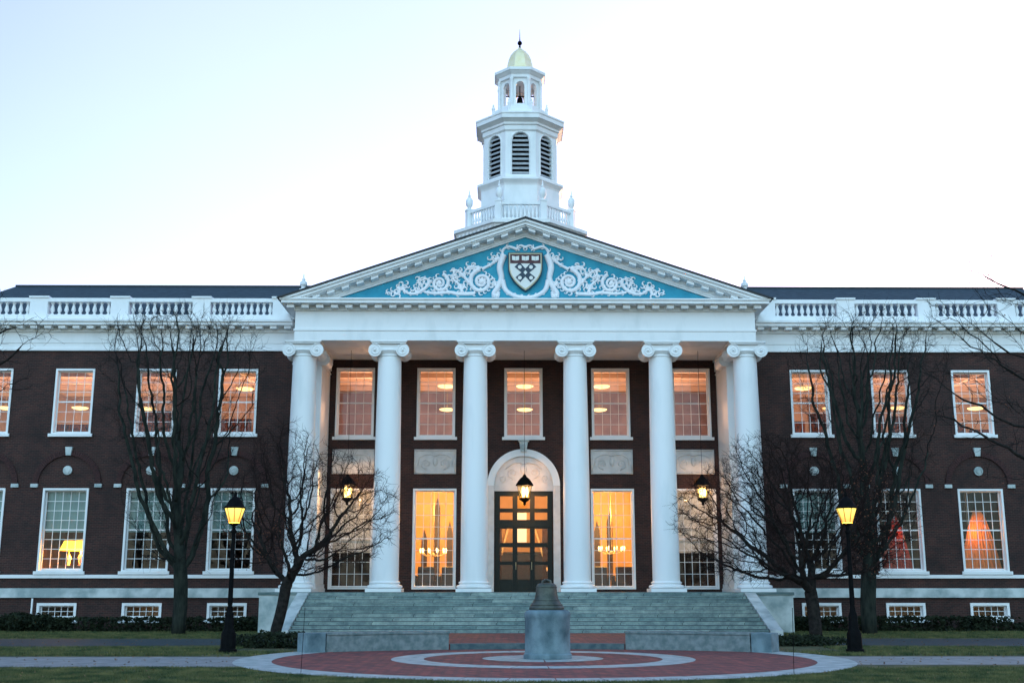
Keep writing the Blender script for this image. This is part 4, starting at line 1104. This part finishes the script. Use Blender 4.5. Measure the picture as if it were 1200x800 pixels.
def tree(name, base, seeds, attract, step, infl, kill, mb_, mt, label, cat, group, rtip=.008, power=2.3, rmax=None, twigs=2, twl=.35, seed=1, leafm=None, nleaf=0, leafbox=None, bias=(0, 0, .15), thick=.03):
    rng = np.random.default_rng(seed)
    nodes, par = grow(seeds, attract, step, infl, kill, 220, rng, bias)
    n = len(nodes); ch = [[] for _ in range(n)]
    for i, p_ in enumerate(par):
        if p_ >= 0: ch[p_].append(i)
    rad = np.zeros(n)
    for i in range(n-1, -1, -1):
        rad[i] = rtip if not ch[i] else sum(rad[c]**power for c in ch[i])**(1/power)
    if rmax: 
        f = rmax/rad[0]; rad = np.where(rad > rtip*1.5, rtip+(rad-rtip)*(rmax-rtip)/(rad[0]-rtip), rad)
    trunk = MB(); tw_ = MB()
    stack = [(0, None)]
    while stack:
        i, pre = stack.pop()
        pts = [nodes[pre]] if pre is not None else []; rr = [min(rad[pre], rad[i]*1.15)] if pre is not None else []
        cur = i
        while True:
            pts.append(nodes[cur]); rr.append(rad[cur])
            if not ch[cur]: break
            cs = sorted(ch[cur], key=lambda c: -rad[c])
            for c in cs[1:]: stack.append((c, cur))
            cur = cs[0]
        if len(pts) < 2: continue
        P_ = [Vector(p) for p in pts]
        k0 = 0
        while k0 < len(rr) and rr[k0] > thick: k0 += 1
        if k0 >= 2: trunk.tube(P_[:k0+1], rr[:k0+1], 9 if rr[0] > .1 else 6)
        elif k0 == 1: k0 = 0
        if k0 < len(P_)-1:
            s_ = max(0, k0); 
            if len(P_)-s_ >= 2: tw_.tube(P_[s_:], rr[s_:], 3)
    # fine twigs on the thin nodes
    for i in range(n):
        if rad[i] < rtip*3 and par[i] >= 0:
            d = nodes[i]-nodes[par[i]]; d /= np.linalg.norm(d)
            for _ in range(twigs):
                v = d+rng.normal(size=3)*.65; v /= np.linalg.norm(v); L_ = twl*rng.uniform(.4, 1.1)
                m_ = nodes[i]+v*L_*.5+rng.normal(size=3)*L_*.06; e_ = nodes[i]+v*L_+rng.normal(size=3)*L_*.12+np.array((0, 0, L_*.08))
                tw_.tube([nodes[i], m_, e_], [rtip*.75, rtip*.6, rtip*.35], 3)
    t = empty(name, base, label, cat, group)
    trunk.build('trunk', mb_, t, smooth=True); tw_.build('crown', mt, t, smooth=False)
    if nleaf:
        tips = [i for i in range(n) if rad[i] < rtip*2.5 and (leafbox is None or leafbox(nodes[i]))]
        lf = MB()
        for _ in range(nleaf):
            if not tips: break
            c = nodes[tips[rng.integers(len(tips))]]+rng.normal(size=3)*.12; s_ = rng.uniform(.02, .045)
            u = rng.normal(size=3); u /= np.linalg.norm(u); w = np.cross(u, rng.normal(size=3)); w /= max(np.linalg.norm(w), 1e-6)
            lf.add([tuple(c-u*s_), tuple(c+w*s_*.6), tuple(c+u*s_), tuple(c-w*s_*.6)], [(0, 1, 2, 3)])
        lf.build('dead_leaves', leafm, t)
    return n
def ell(rng, n, c, r, shell=0.0, cond=None):
    out = []
    while len(out) < n:
        p = rng.uniform(-1, 1, 3); q = np.linalg.norm(p)
        if q > 1 or q < shell: continue
        w = np.array(c)+p*np.array(r)
        if cond is None or cond(w): out.append(w)
    return out
GT = 'bare winter trees in front of the hall'
# tall vase-shaped trees close to the wings
rng = np.random.default_rng(4)
def vase(x0, top, spread, rng, n, cxo=0):
    pts = []
    while len(pts) < n:
        z = rng.uniform(2.6, top); u = (z-2.0)/(top-2.0)
        if math.sin(z*1.9+x0)+rng.normal()*.8 < -.9: continue
        w = spread*rng.choice([.75, 1.0, 1.18])*(.28+.85*u**.8)*(1 if u < .8 else math.sqrt(max(0.02, 1-((u-.8)/.22)**2)))
        a = rng.uniform(0, 2*PI); q = math.sqrt(rng.uniform(0, 1))*w
        pts.append(np.array((x0+cxo*u+q*math.cos(a), 46+q*math.sin(a)*.75, z)))
    return pts
tree('bare_tree', (-13.5, 46, 0), [(-13.5, 46, 0), (-13.5, 46, .5), (-13.48, 46, 1.1), (-13.5, 46, 1.7), (-13.55, 46, 2.3)], vase(-14.0, 12.9, 3.1, rng, 2300, -.1), .18, 1.5, .29,
     M['greybark'], M['twig'], 'tall bare grey vase-shaped tree in front of the left wing', 'tree', GT, rmax=.27, twigs=3, twl=.55, seed=3, power=2.55, bias=(0, 0, .35), rtip=.007)
tree('bare_tree', (13.3, 46, 0), [(13.3, 46, 0), (13.3, 46, .5), (13.3, 46, 1.1), (13.35, 46, 1.7), (13.4, 46, 2.3)], vase(13.7, 12.8, 3.0, rng, 2600, .3), .18, 1.5, .29,
     M['greybark'], M['twig'], 'tall bare grey vase-shaped tree behind the right street lamp', 'tree', GT, rmax=.30, twigs=3, twl=.6, seed=17, power=2.5, bias=(.02, 0, .35), rtip=.007)
# small spreading trees beside the stairs
rng = np.random.default_rng(9)
A_ = ell(rng, 1600, (-7.6, 40, 4.2), (3.2, 2.4, 2.5), 0, lambda w: w[2] > 2.0 + .25*abs(w[0]+8)) + ell(rng, 400, (-8.6, 40, 6.0), (1.3, 1.2, 1.5))
tree('small_tree', (-8.64, 40, 0), [(-8.64, 40, 0), (-8.6, 40, .4), (-8.5, 40, .8), (-8.42, 40, 1.2), (-8.36, 40, 1.6)], A_, .13, 1.3, .225,
     M['bark'], M['redtwig'], 'small bare crooked tree left of the stairs', 'tree', GT, rmax=.19, twigs=3, twl=.38, seed=5, rtip=.007,
     leafm=M['deadleaf'], nleaf=500, leafbox=lambda p: p[0] < -8.0 and p[2] < 4.4, bias=(0, 0, .02))
A_ = ell(rng, 2600, (9.0, 40, 4.0), (4.3, 2.6, 2.6), 0, lambda w: w[2] > 1.9) + ell(rng, 350, (8.2, 40, 5.9), (1.6, 1.2, 1.2))
tree('small_tree', (9.6, 40, 0), [(9.6, 40, 0), (9.6, 40, .4), (9.58, 40, .8), (9.55, 40, 1.2), (9.5, 40, 1.6)], A_, .13, 1.3, .225,
     M['bark'], M['redtwig'], 'small bare wide-spreading tree right of the stairs', 'tree', GT, rmax=.22, twigs=5, twl=.36, seed=6, rtip=.007,
     leafm=M['deadleaf'], nleaf=700, leafbox=lambda p: p[0] > 10.5, bias=(0, 0, 0))
# trees outside the frame reaching in
rng = np.random.default_rng(14)
A_ = ell(rng, 700, (16.9, 36, 8.6), (5.6, 2.4, 4.4), 0, lambda w: w[2] > 4) + ell(rng, 90, (14.4, 36, 11.2), (1.6, 1, 1.7))
tree('overhanging_tree', (20.0, 36, 0), [(20.0, 36, z) for z in np.arange(0, 5.6, .5)], A_, .3, 2.6, .6,
     M['bark'], M['twig'], 'large bare tree whose dark limbs reach in from the right edge', 'tree', GT, rmax=.20, twigs=3, twl=.55, seed=12, rtip=.009, leafm=M['deadleaf'], nleaf=160, leafbox=lambda p: p[2] < 10, bias=(-.25, 0, .18))
A_ = ell(rng, 260, (-18.7, 36, 9.2), (3.6, 2, 2.4))
tree('overhanging_tree', (-21.5, 36, 0), [(-21.5, 36, z) for z in np.arange(0, 6.1, .5)], A_, .25, 2.2, .45,
     M['bark'], M['twig'], 'bare tree with only fine twig tips showing at the left edge', 'tree', GT, rmax=.22, twigs=2, twl=.4, seed=13, rtip=.008, bias=(.1, 0, .1))

# ------------------------------------------------------------------ hedges and shrubs
def leafy(name, c, r, n, label, cat, group, seed=1, size=.07, boxy=False, stems=False, m='hedge'):
    rg = np.random.default_rng(seed); t = empty(name, (c[0], c[1], 0), label, cat, group)
    lf = MB()
    for _ in range(n):
        if boxy:
            p = rg.uniform(-1, 1, 3); k = rg.integers(3); p[k] = np.sign(p[k])*rg.uniform(.75, 1.08)
        else:
            p = rg.normal(size=3); p /= np.linalg.norm(p); p *= rg.uniform(.55, 1.0)
        q = np.array(c)+p*np.array(r)*(1+.12*math.sin(p[0]*7*r[0]+seed)+.08*math.sin(p[0]*19+p[1]*5))
        if q[2] < .02: q[2] = .02+rg.uniform(0, .1)
        s_ = size*rg.uniform(.5, 1.2); u = rg.normal(size=3); u /= np.linalg.norm(u); w = np.cross(u, rg.normal(size=3)); w /= max(1e-6, np.linalg.norm(w))
        lf.add([tuple(q-u*s_), tuple(q+w*s_*.6), tuple(q+u*s_), tuple(q-w*s_*.6)], [(0, 1, 2, 3)])
    lf.build('foliage', M[m], t)
    for _ in range(max(4, int(r[0]*5))):
        x = c[0]+rg.uniform(-.8, .8)*r[0]; y = c[1]+rg.uniform(-.6, .6)*r[1]
        MB().tube([(x, y, 0), (x+rg.normal()*.06, y, c[2]*.6), (x+rg.normal()*.15, y+rg.normal()*.1, c[2]+r[2]*.6)], [.02, .014, .006], 4).build('stem', M['bark'], t)
leafy('hedge', (-15.6, 49.3, .27), (4.6, .8, .27), 9000, 'long low dark hedge along the foot of the left wing', 'hedge', 'foundation hedges', 2, .08, True)
leafy('hedge', (15.2, 49.3, .28), (4.2, .8, .28), 9000, 'long low dark hedge along the foot of the right wing', 'hedge', 'foundation hedges', 3, .08, True)
leafy('shrub', (-7.7, 35.6, .18), (1.6, .9, .28), 3600, 'low dark shrub between the left street lamp and low wall', 'shrub', 'low dark shrubs', 4, .06)
leafy('shrub', (8.2, 36.8, .12), (1.5, .9, .20), 2600, 'low dark shrub right of the right low wall', 'shrub', 'low dark shrubs', 5, .06)
leafy('shrub', (-18.4, 37.6, .25), (1.2, .9, .45), 3000, 'rounded dark shrub cut by the left edge of the lawn', 'shrub', 'low dark shrubs', 6, .06)
leafy('shrub', (-20.9, 49.2, .35), (1.6, .8, .42), 3600, 'taller dark shrub below the far left basement railing', 'shrub', 'low dark shrubs', 8, .08)
leafy('shrub', (21.8, 49.4, .2), (1.4, .6, .22), 2600, 'dark shrub below the far right basement windows', 'shrub', 'low dark shrubs', 9, .08)

# ------------------------------------------------------------------ grass and fallen leaves
def in_plaza(x, y): return (x*x+(y-CY)**2) < 7.55**2
def blades(name, n, ybox, hmin, hmax, wd, m, seed, flat=False, kind='stuff'):
    rg = np.random.default_rng(seed)
    k = 0; X = []; Y = []
    while k < n:
        y = rg.uniform(ybox[0], ybox[1], n); x = rg.uniform(-.47, .47, n)*y-1.05
        ok = (x*x+(y-CY)**2) > 7.58**2
        pathy = (y > 26.2) & (y < 31.0) & (np.abs(x) < 40)
        asp = (y > 35.6) & (y < 42.2)
        terr = (np.abs(x) < 8.6) & (y > 33.0)
        front = ~pathy | flat
        ok &= front & (~asp | flat) & (~terr | flat)
        cl = np.sin(x*1.7+np.sin(y*2.1)*2)+np.sin(y*2.9+x*.6)
        ok &= rg.uniform(-2.5, 1.5, n) < cl
        X.append(x[ok]); Y.append(y[ok]); k += ok.sum()
    X = np.concatenate(X)[:n]; Y = np.concatenate(Y)[:n]
    a = rg.uniform(0, 2*PI, n); h = rg.uniform(hmin, hmax, n); w = wd*rg.uniform(.6, 1.3, n)
    V = np.zeros((n, 3, 3))
    dx, dy = np.cos(a)*w, np.sin(a)*w
    if flat:
        V[:, 0] = np.stack([X-dx, Y-dy, np.full(n, .02)], 1); V[:, 1] = np.stack([X+dx, Y+dy, np.full(n, .025)], 1)
        V[:, 2] = np.stack([X-dy*1.5, Y+dx*1.5, .02+h], 1)
    else:
        V[:, 0] = np.stack([X-dx, Y-dy, np.zeros(n)], 1); V[:, 1] = np.stack([X+dx, Y+dy, np.zeros(n)], 1)
        V[:, 2] = np.stack([X+rg.normal(size=n)*h*.4, Y+rg.normal(size=n)*h*.4, h], 1)
    me = bpy.data.meshes.new(name); me.vertices.add(3*n); me.vertices.foreach_set('co', V.ravel())
    me.loops.add(3*n); me.loops.foreach_set('vertex_index', np.arange(3*n)); me.polygons.add(n)
    me.polygons.foreach_set('loop_start', np.arange(0, 3*n, 3)); me.update(); me.validate(); me.materials.append(m)
    o = bpy.data.objects.new(name, me); col.objects.link(o); return o
o = blades('grass', 150000, (20.5, 27.5), .03, .075, .006, M['grass'], 21); tag(o, 'short winter grass on the lawn in front of the plaza', 'grass', kind='stuff')
o = blades('grass', 90000, (31.0, 49), .04, .09, .012, M['grass'], 22); tag(o, 'short winter grass on the strips beside the hall', 'grass', kind='stuff')
o = blades('fallen_leaves', 1500, (21, 47), .01, .04, .03, M['leaflitter'], 23, True); tag(o, 'brown fallen leaves scattered over lawn and paths', 'fallen leaves', kind='stuff')
bpy.context.view_layer.update()
